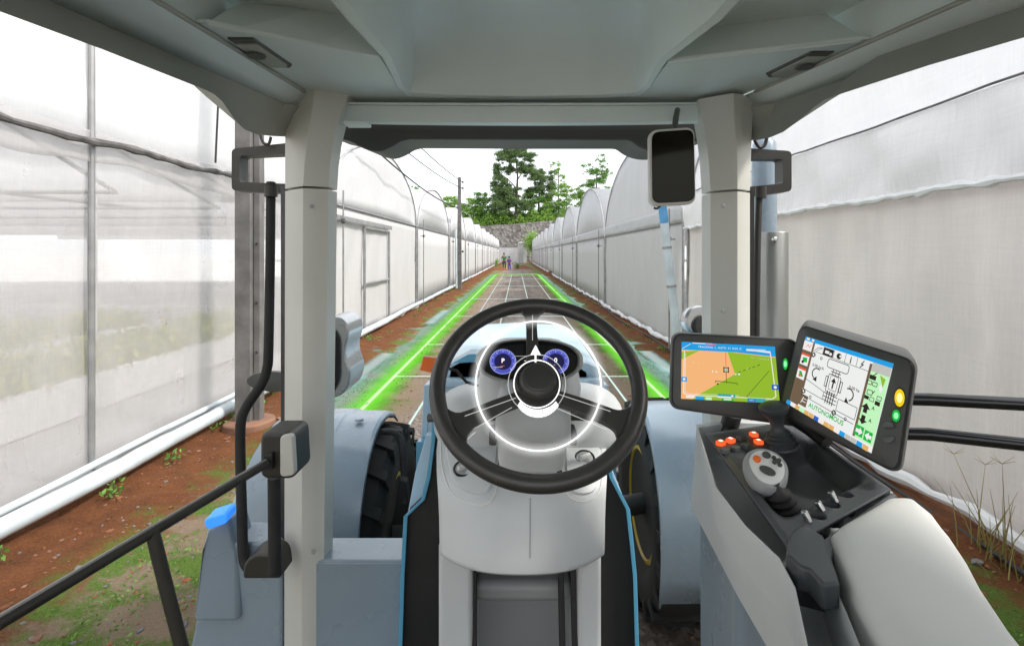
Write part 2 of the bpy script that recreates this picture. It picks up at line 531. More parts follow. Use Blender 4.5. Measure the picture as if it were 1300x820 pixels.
# ================================================================ ground
def ground_material():
    m = bpy.data.materials.new('ground_soil_gravel')
    m.use_nodes = True
    n, l = m.node_tree.nodes, m.node_tree.links
    b = n['Principled BSDF']; b.inputs['Roughness'].default_value = 0.95; b.inputs['Specular IOR Level'].default_value = 0.15
    g = n.new('ShaderNodeNewGeometry')
    sp = n.new('ShaderNodeSeparateXYZ'); l.new(g.outputs['Position'], sp.inputs[0])

    def noise(scale, detail=6, rough=0.6, stretch=None):
        t = n.new('ShaderNodeTexNoise'); t.inputs['Scale'].default_value = scale
        t.inputs['Detail'].default_value = detail; t.inputs['Roughness'].default_value = rough
        if stretch:
            mp = n.new('ShaderNodeMapping'); mp.inputs['Scale'].default_value = stretch
            l.new(g.outputs['Position'], mp.inputs['Vector']); l.new(mp.outputs[0], t.inputs['Vector'])
        else:
            l.new(g.outputs['Position'], t.inputs['Vector'])
        return t.outputs['Fac']

    def ramp(fac, stops):
        r = n.new('ShaderNodeValToRGB'); e = r.color_ramp.elements
        while len(e) < len(stops): e.new(0.5)
        for q, (p, c) in zip(e, stops): q.position = p; q.color = (*c, 1)
        l.new(fac, r.inputs[0]); return r.outputs[0]

    def mix(f, a, c):
        x = n.new('ShaderNodeMix'); x.data_type = 'RGBA'
        l.new(f, x.inputs[0]); l.new(a, x.inputs['A']); l.new(c, x.inputs['B']); return x.outputs['Result']

    def math_(op, a, c=None):
        x = n.new('ShaderNodeMath'); x.operation = op
        for i, q in enumerate((a, c)):
            if q is None: continue
            if isinstance(q, (int, float)): x.inputs[i].default_value = q
            else: l.new(q, x.inputs[i])
        return x.outputs[0]

    big = noise(0.9, 5); mid = noise(6, 7, 0.7); fine = noise(85, 7, 0.85)
    vor = n.new('ShaderNodeTexVoronoi'); vor.inputs['Scale'].default_value = 38
    l.new(g.outputs['Position'], vor.inputs['Vector'])
    soil = ramp(mid, [(0.30, (0.030, 0.013, 0.008)), (0.45, (0.10, 0.036, 0.016)), (0.60, (0.18, 0.066, 0.026)), (0.78, (0.27, 0.125, 0.06))])
    soil2 = ramp(fine, [(0.3, (0.04, 0.016, 0.008)), (0.52, (0.17, 0.066, 0.026)), (0.75, (0.36, 0.19, 0.10))])
    h = n.new('ShaderNodeMix'); h.data_type = 'RGBA'; h.inputs[0].default_value = 0.6
    l.new(soil, h.inputs['A']); l.new(soil2, h.inputs['B']); soil = h.outputs['Result']
    grav = ramp(vor.outputs['Color'], [(0.1, (0.09, 0.07, 0.06)), (0.4, (0.18, 0.145, 0.125)), (0.65, (0.26, 0.22, 0.19)), (0.9, (0.42, 0.38, 0.35))])
    gravb = ramp(noise(1.2, 6, 0.6, (2.2, 0.25, 1)), [(0.38, (0.10, 0.075, 0.06)), (0.6, (0.27, 0.23, 0.20))])
    h = n.new('ShaderNodeMix'); h.data_type = 'RGBA'; h.inputs[0].default_value = 0.4
    l.new(grav, h.inputs['A']); l.new(gravb, h.inputs['B']); grav = h.outputs['Result']
    sand = ramp(fine, [(0.3, (0.15, 0.105, 0.07)), (0.6, (0.26, 0.20, 0.145)), (0.8, (0.38, 0.31, 0.24))])
    moss = ramp(noise(90, 4, 0.8), [(0.3, (0.04, 0.07, 0.012)), (0.55, (0.10, 0.17, 0.03)), (0.8, (0.22, 0.28, 0.08))])
    ax = math_('ABSOLUTE', sp.outputs['X'])
    wob = math_('MULTIPLY', math_('SUBTRACT', big, 0.5), 1.1)
    wob2 = math_('MULTIPLY', math_('SUBTRACT', mid, 0.5), 0.7)
    axw = math_('ADD', math_('ADD', ax, wob), wob2)

    def step(v, a, c):
        r = n.new('ShaderNodeMapRange'); r.interpolation_type = 'SMOOTHSTEP'
        r.inputs['From Min'].default_value = a; r.inputs['From Max'].default_value = c
        l.new(v, r.inputs['Value']); return r.outputs[0]
    c1 = mix(step(axw, 1.05, 1.35), grav, sand)
    c2 = mix(step(axw, 2.15, 2.4), c1, soil)
    # moss in the band between gravel and soil
    band = math_('MULTIPLY', step(axw, 1.3, 1.7), math_('SUBTRACT', 1.0, step(axw, 2.3, 2.6)))
    mm = math_('MULTIPLY', band, step(noise(2.2, 7, 0.7), 0.44, 0.56))
    c3 = mix(mm, c2, moss)
    # floor under the greenhouses and far land: grey-green
    far = ramp(noise(0.5), [(0.3, (0.46, 0.45, 0.44)), (0.7, (0.60, 0.59, 0.58))])
    c4 = mix(step(ax, 3.35, 3.5), c3, far)
    l.new(c4, b.inputs['Base Color'])
    bp = n.new('ShaderNodeBump'); bp.inputs['Strength'].default_value = 0.9; bp.inputs['Distance'].default_value = 0.03
    hh = math_('ADD', math_('MULTIPLY', mid, 0.8), math_('MULTIPLY', fine, 0.5))
    hh = math_('ADD', hh, math_('MULTIPLY', vor.outputs['Distance'], 0.3))
    l.new(hh, bp.inputs['Height']); l.new(bp.outputs[0], b.inputs['Normal'])
    return m


M['ground'] = ground_material()


def fbm(x, y):
    return (math.sin(x * 2.1 + 1.3 * math.sin(y * 1.1)) * math.cos(y * 1.7 + x) + 0.5 * math.sin(x * 5.3 + y * 3.1 + 2 * math.sin(y * 2.3)) * math.cos(y * 4.1 - x * 2)
            + 0.3 * math.sin(x * 11 + y * 7.7) * math.sin(y * 12.3 - x * 4))


def ground_z(x, y):
    a = abs(x)
    w = max(0, min(1, (a - 2.1) / 0.5)) * max(0, min(1, (3.5 - a) / 0.35))
    return w * (0.05 + 0.035 * fbm(x * 1.6, y * 1.4))


def make_ground():
    xs = sorted(set([-400, -120, -40, -15, -8] + [round(-4 + 0.08 * i, 3) for i in range(101)] + [8, 15, 40, 120, 400]))
    ys = [-400, -100, -30] + [-8 + 0.4 * i for i in range(16)] + [-1.6 + 0.1 * i for i in range(130)] + [11.4 + 0.4 * i for i in range(60)] + [36 + 3 * i for i in range(25)] + [130, 250, 600, 1200]
    ys = sorted(ys)
    vs = [(x, y, ground_z(x, y) if -10 < y < 100 else 0) for y in ys for x in xs]
    nx = len(xs)
    fs = [(j * nx + i, j * nx + i + 1, (j + 1) * nx + i + 1, (j + 1) * nx + i) for j in range(len(ys) - 1) for i in range(nx - 1)]
    o = MB().add(vs, fs, M['ground'], True).build('ground', origin=(0, 0, 0))
    tag(o, kind='structure')


make_ground()

# ================================================================ greenhouses
WL, WR = -3.3, 2.92
PITCH = 8.0


def wall_grid(mb, X, sgn, y0, y1, zf0, zf1, m, ny, nz, amp, seed=0.0):
    vs, fs = [], []
    for j in range(ny + 1):
        y = y0 + (y1 - y0) * j / ny
        a, b = zf0(y), zf1(y)
        for k in range(nz + 1):
            t = k / nz; z = a + (b - a) * t
            w = math.sin(math.pi * min(1, max(0, t)))
            x = X + amp * w * (fbm(y * 0.9 + seed, z * 0.7) * 0.6 + 0.4 * math.sin(y * 6 + 1.5 * math.sin(z * 2 + seed)))
            vs.append((x, y, z))
    for j in range(ny):
        for k in range(nz):
            a = j * (nz + 1) + k
            fs.append((a, a + 1, a + nz + 2, a + nz + 1))
    mb.add(vs, fs, m, True)


ORD = ['nearest', 'second', 'third', 'fourth', 'fifth', 'sixth', 'seventh', 'eighth', 'ninth', 'tenth', 'eleventh', 'twelfth', 'farthest']


def greenhouse(side, i):
    y0 = 0.8 + PITCH * (i - 1) + 0.12
    y1 = y0 + PITCH - 0.24
    if i == 0: pass
    X = WL if side < 0 else WR
    near = (i <= 1)
    eave = 2.69 if side < 0 else (2.24 if near else 2.36)
    if i == 0: y0 -= 1.0
    top = 4.33 if side < 0 else 4.38
    yc, hw = (y0 + y1) / 2, (y1 - y0) / 2
    sidew = 'left' if side < 0 else 'right'
    if near and side < 0:
        desc = ('sheer white net greenhouse beside the cab with its frame showing through, before the concrete post' if i == 1 else
                'white net greenhouse at the left edge, closest to the viewer')
    elif near:
        desc = ('grey net greenhouse on the right with a bunched white film skirt, beyond the exhaust stack' if i == 1 else
                'grey net greenhouse at the right edge behind the big tilted monitor')
    else:
        desc = 'white arched greenhouse, %s one along the %s side of the path' % (ORD[i], sidew)
    g = thing('greenhouse', (X, yc, 0), desc, 'greenhouse', 'arched greenhouses lining the path')
    arch = lambda y: eave + (top - eave) * math.sqrt(max(0, 1 - (abs(y - yc) / hw) ** 1.9))
    nearm = near or i == 2
    low = M['net_near'] if (near and side < 0) else (M['net_grey'] if near else M['net'])
    mb = MB()
    hemz = 0.12
    wall_grid(mb, X, side, y0, y1, lambda y: hemz, lambda y: eave, low, 90 if nearm else 14, 14 if nearm else 4, 0.03 if nearm else 0.0, i * 3.1)
    mb.build('net_wall', g, solid=0.004)
    mb = MB()
    # gable film above the eave
    ny = 48 if nearm else 20
    ys = [yc - hw * math.cos(math.pi * k / ny) for k in range(ny + 1)]
    vs, fs = [], []
    nz = 6 if nearm else 2
    for y in ys:
        for k in range(nz + 1):
            t = k / nz
            z = eave + (arch(y) - eave) * t
            vs.append((X - side * 0.01 + (0.03 if nearm else 0) * math.sin(math.pi * t) * fbm(y * 1.1 + i, z), y, z))
    for a in range(ny):
        for k in range(nz):
            q = a * (nz + 1) + k
            fs.append((q, q + 1, q + nz + 2, q + nz + 1))
    mb.add(vs, fs, M['film_near'] if near else M['film'], True)
    mb.build('gable_film', g, solid=0.004)
    # roof film running back from the path
    L = 26.0 if i < 5 else 12.0
    nd = 6
    vs, fs = [], []
    for a in range(nd + 1):
        for y in ys:
            vs.append((X + side * L * a / nd, y, arch(y) + 0.01))
    n1 = len(ys)
    for a in range(nd):
        for b in range(n1 - 1):
            fs.append((a * n1 + b, a * n1 + b + 1, (a + 1) * n1 + b + 1, (a + 1) * n1 + b))
    MB().add(vs, fs, M['film_near'] if near else M['film'], True).build('roof_film', g, solid=0.004)
    # arch pipe, rolled film line, posts
    MB().tube([(X - side * 0.03, y, arch(y)) for y in ys], 0.017, M['arch'], 8).build('arch_pipe', g)
    if side < 0 or not near:
        mb = MB()
        yy = [y0 + (y1 - y0) * k / 60 for k in range(61)]
        if near:
            mb.tube([(X + 0.10, y, eave - 0.03 + 0.02 * fbm(y * 1.3, 1)) for y in yy], [0.020 + 0.014 * abs(fbm(y * 5, 2)) for y in yy], M['fold'], 8)
        else:
            mb.tube([(X - side * 0.03, y, eave) for y in yy[::6]], 0.018, M['galv'], 6)
        mb.build('eave_rail', g)
    if near and side < 0:
        mb = MB()
        wall_grid(mb, X + 0.05, side, y0, y1, lambda y: eave - 0.19 + 0.05 * fbm(y * 0.7, 3), lambda y: eave + 0.05, M['net_near'], 80, 5, 0.03, 4)
        mb.build('net_flap', g, solid=0.004)
    if near and side > 0:
        mb = MB()     # bunched white film skirt above the net
        wall_grid(mb, X - 0.07, side, y0, y1, lambda y: eave - 0.02 + 0.012 * fbm(y * 4, 1), lambda y: 2.8, M['skirt'], 200, 20, 0.075, 9)
        mb.build('film_skirt', g, solid=0.006)
        mb = MB()
        yy = [y0 + (y1 - y0) * k / 160 for k in range(161)]
        mb.tube([(X - 0.09, y, eave - 0.01 + 0.012 * fbm(y * 4, 1)) for y in yy], [0.018 + 0.016 * abs(fbm(y * 6, 2)) for y in yy], M['hem'], 8)
        mb.build('skirt_hem', g)
        mb = MB()
        mb.tube([(X - 0.1, y, 2.8 + 0.01 * fbm(y * 3, 2)) for y in yy[::4]], 0.008, M['fold'], 6)
        mb.build('skirt_cord', g)
    if i > 1 and side > 0:
        mb = MB()
        wall_grid(mb, X - 0.04, side, y0, y1, lambda y: eave + 0.01 * fbm(y * 3, 1), lambda y: eave + 0.30, M['film'], 60, 4, 0.03, i)
        mb.build('film_skirt', g, solid=0.004)
    # white hem lying on the ground at the wall foot
    mb = MB()
    yy = [y0 + (y1 - y0) * k / 50 for k in range(51)]
    mb.tube([(X - side * (0.03 + 0.02 * fbm(y * 2, i)), y, ground_z(X - side * .05, y) + 0.07) for y in yy], [0.05 + 0.02 * fbm(y * 3, i) for y in yy], M['hem'], 8)
    mb.build('hem', g)
    nb = 3 if near else 4
    for k in range(nb + 1):
        y = y0 + (y1 - y0) * k / nb
        edge = k in (0, nb)
        if near and side < 0:
            y = {0: y0, 1: y0 + 1.15, 2: y0 + 2.45 if i == 1 else y0 + 4.0, 3: y1}[k]
            if i == 1 and k == 2: y = 3.92
            if i == 1 and k == 1: continue
        if near and side > 0 and not edge: continue
        rr = 0.024 if (edge or near) else 0.010
        if near and side < 0 and not edge:
            MB().tube([(X + 0.045, y, 0.0), (X + 0.045, y, arch(y))], .024, M['galv'], 10).build('post', g)
            continue
        mb = MB().tube([(X - side * (0.02 if edge else -0.03), y, 0.0), (X - side * (0.02 if edge else -0.03), y, eave if edge else arch(y))], rr, M['galv'], 8)
        mb.build('post', g)
    if i == 1 and side < 0:
        # frame seen through the sheer net
        for xx in (-6.3, -9.6, -13):
            for yy_ in (1.4, 4.4, 7.6):
                MB().tube([(xx, yy_, 0), (xx, yy_, 2.6)], 0.06, M['hem'], 8).build('inner_post', g)
            MB().tube([(xx, -1, 2.55), (xx, 8.6, 2.55)], 0.03, M['galv'], 6).build('purlin', g)
        for yy_ in (1.6, 3.0, 4.6, 6.2, 7.8):
            MB().tube([(X - 0.3, yy_, 2.35), (-14, yy_, 2.35)], 0.02, M['galv'], 6).build('tie_bar', g)
            MB().tube([(X - 0.3, yy_, 2.35), (-6.3, yy_ + 1.2, 3.6)], 0.018, M['galv'], 6).build('brace', g)
        MB().lathe((-8.0, 5.6, 2.35), (0.5, -1, 0), [(0.30, -0.1), (0.36, -0.08), (0.36, 0.1), (0.33, 0.12), (0.30, 0.05), (0.08, 0.04)], M['galv'], 24).build('fan', g)
    if near and side < 0:
        mb = MB(); wall_grid(mb, -18, side, y0, y1, lambda y: 0.1, lambda y: eave + .6, M['net_grey'], 8, 3, 0.0)
        mb.build('sky_dimming_net', g, solid=0.004)  # added to dim the bright sky showing through the open far end
    if i == 0 and side < 0:
        for xx in (-6.3, -9.6):
            MB().tube([(xx, -0.4, 0), (xx, -0.4, 2.6)], 0.05, M['hem'], 8).build('inner_post', g)
    if i == 2 and side < 0:
        # sliding door with its frame and track
        d = MB()
        ya, yb = 10.9, 13.0
        for a, b in (((ya, 0.15), (ya, 2.35)), ((yb, 0.15), (yb, 2.35)), ((ya, 2.35), (yb, 2.35)), ((ya, 1.15), (yb, 1.15)), ((ya, 0.15), (yb, 0.15))):
            d.tube([(X + 0.06, a[0], a[1]), (X + 0.06, b[0], b[1])], 0.028, M['galv'], 8)
        dd = d.build('sliding_door', g)
        MB().box((X + 0.09, 10.9, 2.45), (0.04, 4.4, 0.09), M['galv']).build('door_track', g, bevel=0.004)
    if i >= 2:
        # roll-up crank pipe standing off the wall at the near corner
        mb = MB()
        mb.tube([(X - side * 0.16, y0 + 0.35, ground_z(X, y0)), (X - side * 0.16, y0 + 0.35, eave + 0.25)], 0.016, M['galv'], 8)
        mb.tube([(X - side * 0.05, y0 + 0.35, eave - 0.3), (X - side * 0.24, y0 + 0.35, eave - 0.3)], 0.012, M['galv'], 8)
        mb.lathe((X - side * 0.16, y0 + 0.35, eave - 0.3), (1, 0, 0), [(0.02, -0.03), (0.05, -0.025), (0.05, 0.025), (0.02, 0.03)], M['fold'], 12)
        mb.build('crank_pipe', g)


for i in range(13):
    greenhouse(-1, i)
    greenhouse(1, i)


# ---------------------------------------------------------------- leaf clouds
def leaf_mesh(name, centres, size, m, parent=None, flat=0.0, extra=None):
    """centres: N x 3 array; one small bent quad per leaf."""
    n = len(centres)
    c = np.asarray(centres, float)
    a = rng.normal(size=(n, 3)); a /= np.linalg.norm(a, axis=1)[:, None]
    b = rng.normal(size=(n, 3)); b -= a * (a * b).sum(1)[:, None]; b /= np.linalg.norm(b, axis=1)[:, None]
    s = size * rng.uniform(0.6, 1.4, n)[:, None]
    v = np.stack([c - a * s, c - b * s * 0.45, c + a * s, c + b * s * 0.45], 1).reshape(-1, 3)
    if flat: v[:, 2] = v[:, 2]
    org = c.mean(0) if parent is None else c.mean(0)
    me = bpy.data.meshes.new(name)
    me.vertices.add(4 * n); me.vertices.foreach_set('co', (v - org).ravel())
    me.loops.add(4 * n); me.loops.foreach_set('vertex_index', np.arange(4 * n))
    me.polygons.add(n); me.polygons.foreach_set('loop_start', np.arange(0, 4 * n, 4)); me.polygons.foreach_set('loop_total', np.full(n, 4))
    me.materials.append(m)
    me.update(calc_edges=True)
    o = bpy.data.objects.new(name, me)
    COL.objects.link(o)
    WORLD_POS[o] = Vector(org)
    if parent is not None:
        o.parent = parent; o.location = Vector(org) - WORLD_POS[parent]
    else: o.location = org
    return o


def blob_points(blobs, density):
    out = []
    for (x, y, z, rx, ry, rz) in blobs:
        n = int(density * (rx * ry * rz) ** (2 / 3))
        d = rng.normal(size=(n, 3)); d /= np.linalg.norm(d, axis=1)[:, None]
        r = np.clip(np.abs(rng.normal(0.55, 0.38, n)), 0, 1.7)[:, None]
        out.append(np.array([x, y, z]) + d * r * np.array([rx, ry, rz]))
    return np.concatenate(out)


def tree(name, base, label, cat, trunk_pts, trunk_r, limbs, blobs, density, leaf, m, group=None):
    t = thing(name, base, label, cat, group)
    b = Vector(base)
    pts = smooth_path([b + Vector(p) for p in trunk_pts], 4)
    rr = [trunk_r * (1 - 0.75 * k / (len(pts) - 1)) for k in range(len(pts))]
    tk = MB(); tk.tube(pts, rr, M['bark'], 10)
    for lm in limbs:
        pp = smooth_path([b + Vector(p) for p in lm[0]], 3)
        tk.tube(pp, [lm[1] * (1 - 0.7 * k / (len(pp) - 1)) for k in range(len(pp))], M['bark'], 6)
    tk.build('trunk', t)
    bl = [(b.x + q[0], b.y + q[1], b.z + q[2], q[3], q[4], q[5]) for q in blobs]
    leaf_mesh('crown', blob_points(bl, density), leaf, m, t)
    return t


def clump(cx, cz, rx, rz, n, r, ry=None):
    """n small foliage clumps spread through an ellipse."""
    out = []
    for _ in range(int(n * 2.2)):
        a, q = random.uniform(0, 2 * math.pi), math.sqrt(random.random())
        s = r * random.choice((0.4, 0.55, 0.7, 0.9, 1.15))
        out.append((cx + rx * q * math.cos(a), random.uniform(-1, 1) * (ry or rx) * 0.6, cz + rz * q * math.sin(a), s * 1.35, s * 1.2, s * 0.75))
    return out


# ---------------------------------------------------------------- hillside, walls, vegetation at the end of the path
def stone_mat():
    m = mat('rubble_stone', (0.17, 0.155, 0.145), 0.9, noise=0.0)
    n, l = m.node_tree.nodes, m.node_tree.links
    b = n['Principled BSDF']
    g = n.new('ShaderNodeNewGeometry')
    v = n.new('ShaderNodeTexVoronoi'); v.inputs['Scale'].default_value = 1.8
    l.new(g.outputs['Position'], v.inputs['Vector'])
    r = n.new('ShaderNodeValToRGB')
    r.color_ramp.elements[0].color = (0.06, 0.055, 0.05, 1); r.color_ramp.elements[1].color = (0.27, 0.25, 0.23, 1)
    l.new(v.outputs['Color'], r.inputs[0]); l.new(r.outputs[0], b.inputs['Base Color'])
    bp = n.new('ShaderNodeBump'); bp.inputs['Distance'].default_value = 0.2; bp.inputs['Strength'].default_value = 0.8
    l.new(v.outputs['Distance'], bp.inputs['Height']); l.new(bp.outputs[0], b.inputs['Normal'])
    return m


M['stone'] = stone_mat()
M['hillgreen'] = mat('hill_grass', (0.10, 0.18, 0.03), 0.9, noise=0.5, nscale=0.6)
M['palewall'] = mat('pale_concrete', (0.52, 0.51, 0.52), 0.85, noise=0.2, nscale=0.8, bump=0.3, bscale=10)

mb = MB()
top = [(-26, 7.4), (-14, 7.5), (-7, 7.9), (0, 8.3), (6, 8.9), (26, 9.6)]
mb.prism([(x, 112, z) for x, z in top] + [(26, 112, 0), (-26, 112, 0)], (0, 1.2, 0), M['stone'])
tag(mb.build('retaining_wall', bevel=0.05), 'tall grey rubble stone retaining wall closing the end of the path', 'stone wall')
mb = MB()
mb.box((-0.8, 100, 1.55), (5.4, 0.25, 3.1), M['palewall']); mb.box((-0.8, 99.98, 3.15), (5.5, 0.35, 0.1), M['concrete'])
tag(mb.build('concrete_wall', bevel=0.02), 'low pale concrete wall in front of the stone retaining wall', 'wall')
mb = MB()
vs, fs = [], []
for j in range(15):
    for i in range(41):
        x = -60 + 3 * i; y = 113.3 + j * 5
        z = 7.7 + 0.05 * max(0, x + 10) + 2.6 * (1 - math.exp(-j * 0.5)) + 0.5 * fbm(x * 0.2, y * 0.2)
        vs.append((x, y, z if j else z - 0.8))
for j in range(14):
    for i in range(40):
        a = j * 41 + i; fs.append((a, a + 1, a + 42, a + 41))
mb.add(vs, fs, M['hillgreen'], True)
tag(mb.build('hill', origin=(0, 113, 0)), kind='structure')

# ground cover over the hill edge
pts = []
for _ in range(42000):
    x = random.uniform(-32, 26); y = random.uniform(112.6, 124)
    pts.append((x, y, 7.7 + 0.05 * max(0, x + 10) + 1.9 * (1 - math.exp(-(y - 113) * 0.1)) + random.uniform(0, 3.0) * (0.62 + 0.38 * fbm(x * 0.6, y * .3))))
o = leaf_mesh('undergrowth', pts, 0.2, M['leaf_bright'])
tag(o, 'bright green undergrowth spilling over the stone retaining wall', 'undergrowth', kind='stuff')
# bushes standing along the hill edge
bush_px = [(573, 262, 14, 8, 'bright'), (596, 268, 16, 10, 'bright'), (612, 262, 12, 12, 'mid'), (634, 258, 12, 16, 'mid'), (660, 262, 20, 12, 'mid'),
           (684, 262, 18, 12, 'mid'), (706, 262, 16, 12, 'bright'), (727, 256, 14, 14, 'bright'), (622, 270, 14, 8, 'mid')]
bl_names = ['low bright bush above the second left greenhouse', 'rounded bright bush left of the utility pole', 'mid green bush just right of the utility pole',
            'dark bush at the foot of the tall pine', 'broad dark bush right of the tall pine trunk', 'spreading green bush under the smaller dark tree',
            'bright bush under the thin light tree', 'bright bush touching the right greenhouse roofs', 'small low bush hanging over the wall left of the pine']
for (px, py, rx, rz, k), nm in zip(bush_px, bl_names):
    c = P(px, py, 116); s = 116 / F
    base = Vector((c.x, 116, 7.0))
    tree('bush', base, nm + ' on the hill', 'bush', [(0, 0, -0.4), (0.1, 0, (c.z - 7) * 0.5), (0, 0, max(0.8, c.z - 7))], 0.12, [],
         clump(0, max(0.8, c.z - 7.4), rx * s * 1.15, rz * s * 1.7, 26, 0.75, 2.2), 300, 0.17, M['leaf_' + k], 'bushes along the hill edge')

S = 114 / F


def TP(px, py, base):   # offset from tree base for a pixel at distance 114
    q = P(px, py, 114); return (q.x - base[0], 0, q.z - base[2])


base = (P(656, 262, 114).x, 114, 8.0)
tp = lambda a, b: TP(a, b, base)
blobs = []
for (px, py, rx, rz, n, r) in [(653, 199, 24, 9, 24, .85), (652, 192, 15, 6, 10, .7), (638, 214, 11, 8, 9, 0.8), (669, 211, 11, 8, 9, 0.8), (655, 217, 15, 7, 8, 0.7), (635, 232, 11, 10, 10, 0.8), (641, 250, 13, 14, 16, 0.85), (676, 224, 10, 8, 8, 0.7), (654, 240, 12, 8, 7, 0.7), (638, 265, 12, 10, 12, 0.9), (662, 258, 14, 10, 12, .8)]:
    t = tp(px, py); blobs += clump(t[0], t[2], rx * S, rz * S, n, r, 2.6)
tree('pine_tree', base, 'tall dark pine with a broad flat crown above the end of the path', 'tree',
     [tp(656, 285), tp(655, 255), tp(657, 225), tp(654, 195)], 0.42,
     [([tp(656, 240), tp(645, 228), tp(636, 222)], 0.16), ([tp(656, 230), tp(666, 215), tp(674, 206)], 0.16), ([tp(656, 220), tp(646, 206), tp(638, 203)], 0.14), ([tp(655, 250), tp(646, 245), tp(638, 243)], 0.12)],
     blobs, 620, 0.15, M['leaf_pine'])
base = (P(684, 262, 117).x, 117, 8.0)
blobs = []
for (px, py, rx, rz, n, r) in [(686, 218, 8, 7, 7, 0.8), (690, 232, 13, 9, 12, 0.8), (678, 244, 10, 8, 8, 0.8), (696, 246, 8, 8, 7, 0.7), (700, 222, 5, 8, 3, 0.6)]:
    t = tp(px, py); blobs += clump(t[0], t[2], rx * S, rz * S, n, r, 2.4)
tree('broadleaf_tree', base, 'shorter dark tree close beside the tall pine', 'tree', [tp(684, 285), tp(685, 250), tp(687, 222)], 0.3,
     [([tp(685, 250), tp(694, 240), tp(698, 236)], 0.12)], blobs, 600, 0.15, M['leaf_pine'])
base = (P(713, 262, 119).x, 119, 8.0)
blobs = []
for (px, py, rx, rz, n, r) in [(706, 203, 9, 5, 6, 0.5), (712, 218, 8, 8, 7, 0.55), (705, 238, 10, 8, 8, 0.7), (716, 232, 6, 10, 6, 0.6)]:
    t = tp(px, py); blobs += clump(t[0], t[2], rx * S, rz * S, n, r, 2)
tree('sparse_tree', base, 'thin light green tree with open branches right of the pine', 'tree', [tp(712, 285), tp(711, 245), tp(712, 205)], 0.2,
     [([tp(712, 240), tp(705, 232), tp(702, 228)], 0.08), ([tp(712, 225), tp(708, 210), tp(704, 203)], 0.07)], blobs, 330, 0.13, M['leaf_bright'])
base = (P(757, 240, 114).x, 114, 8.0)
blobs = []
for (px, py, rx, rz, n, r) in [(754, 240, 18, 8, 14, 0.8), (757, 225, 14, 10, 12, 0.8), (746, 215, 8, 8, 5, 0.5), (763, 205, 8, 10, 6, 0.5), (770, 220, 6, 8, 4, 0.5)]:
    t = tp(px, py); blobs += clump(t[0], t[2], rx * S, rz * S, n, r, 2)
tree('broadleaf_tree', base, 'light green tree rising behind the right greenhouse roofs', 'tree', [tp(757, 290), tp(757, 245), tp(758, 210)], 0.25, [([tp(757, 235), tp(765, 215), tp(768, 200)], 0.08)], blobs, 350, 0.15, M['leaf_mid'])
base = (P(514, 262, 114).x, 114, 6.0)
blobs = []
for (px, py, rx, rz, n, r) in [(512, 236, 9, 6, 6, 0.6), (525, 240, 7, 5, 4, 0.5)]:
    t = tp(px, py); blobs += clump(t[0], t[2], rx * S, rz * S, n, r, 2)
tree('broadleaf_tree', base, 'small sparse tree top showing between the two nearest left arches', 'tree', [tp(515, 300), tp(515, 260), tp(513, 235)], 0.2, [], blobs, 90, 0.22, M['leaf_mid'])
# trees beyond the right-hand greenhouse, dim through the film
for bx, by, lab in ((24, 21, 'leafy tree seen dimly through the film of the nearest right greenhouse roof'), (27, 30, 'leafy tree farther back, dim through the right greenhouse film')):
    tree('broadleaf_tree', (bx, by, 0), lab, 'tree', [(0, 0, 0), (0.2, 0, 4), (0, 0, 8.5)], 0.28,
         [([(0, 0, 4), (1.4, 0, 6), (2, 0, 7)], 0.1), ([(0, 0, 5), (-1.4, 0, 6.5), (-2, 0, 8)], 0.1)], clump(0, 8.0, 3.4, 2.4, 22, 0.8, 2.5), 170, 0.17, M['leaf_mid'])

# round clipped bush and white tank at the far right end
c = P(676, 306, 97)
tree('round_bush', (c.x, 97, 0), 'pale green rounded tree by the far right greenhouse', 'tree', [(0, 0, 0), (0, 0, 3), (0, 0, 4.5)], 0.15, [], [(0, 0, c.z - 0.3, 1.5, 1.4, 1.9)], 1300, 0.16, M['leaf_bright'])
c = P(661, 311, 98.5)
mb = MB(); mb.box((c.x, 98.5, 1.9), (1.1, 0.9, 3.8), M['palewall']); mb.prism([(c.x - 0.65, 97.9, 3.8), (c.x + 0.65, 97.9, 3.8), (c.x, 97.9, 4.1)], (0, 1.2, 0), M['hem'])
tag(mb.build('pump_hut', bevel=0.02), 'small white hut top showing above the low concrete wall', 'hut')

# ---------------------------------------------------------------- poles, pipes, wires
mb = MB()
mb.loft([[(-2.82 + a * s, 25.2 + b * s, z) for a, b in ((-1, -1), (1, -1), (1, 1), (-1, 1))] for z, s in ((0, 0.11), (5.55, 0.075))], M['concrete'], smooth=False)
pole = thing('utility_pole', (-2.82, 25.2, 0), 'slender grey concrete utility pole with wires beside the left greenhouses', 'utility pole')
mb.build('pole', pole, bevel=0.01)
for z in (5.3, 5.0, 1.9):
    MB().lathe((-2.70, 25.1, z), (1, 0, 0), [(0.02, 0), (0.05, 0.02), (0.05, 0.08), (0.03, 0.1)], M['cable'], 12).build('insulator', pole)
MB().tube([(-2.95, 25.1, 0.1), (-2.99, 25.1, 3.0)], 0.05, M['pvc'], 10).build('conduit', pole)


def wire(name, a, b, sag, r, label):
    a, b = Vector(a), Vector(b); pts = []
    for k in range(25):
        t = k / 24; p = a.lerp(b, t); p.z -= sag * 4 * t * (1 - t); pts.append(p)
    tag(MB().tube(pts, r, M['cable'], 6).build(name), label, 'cable', 'overhead wires')


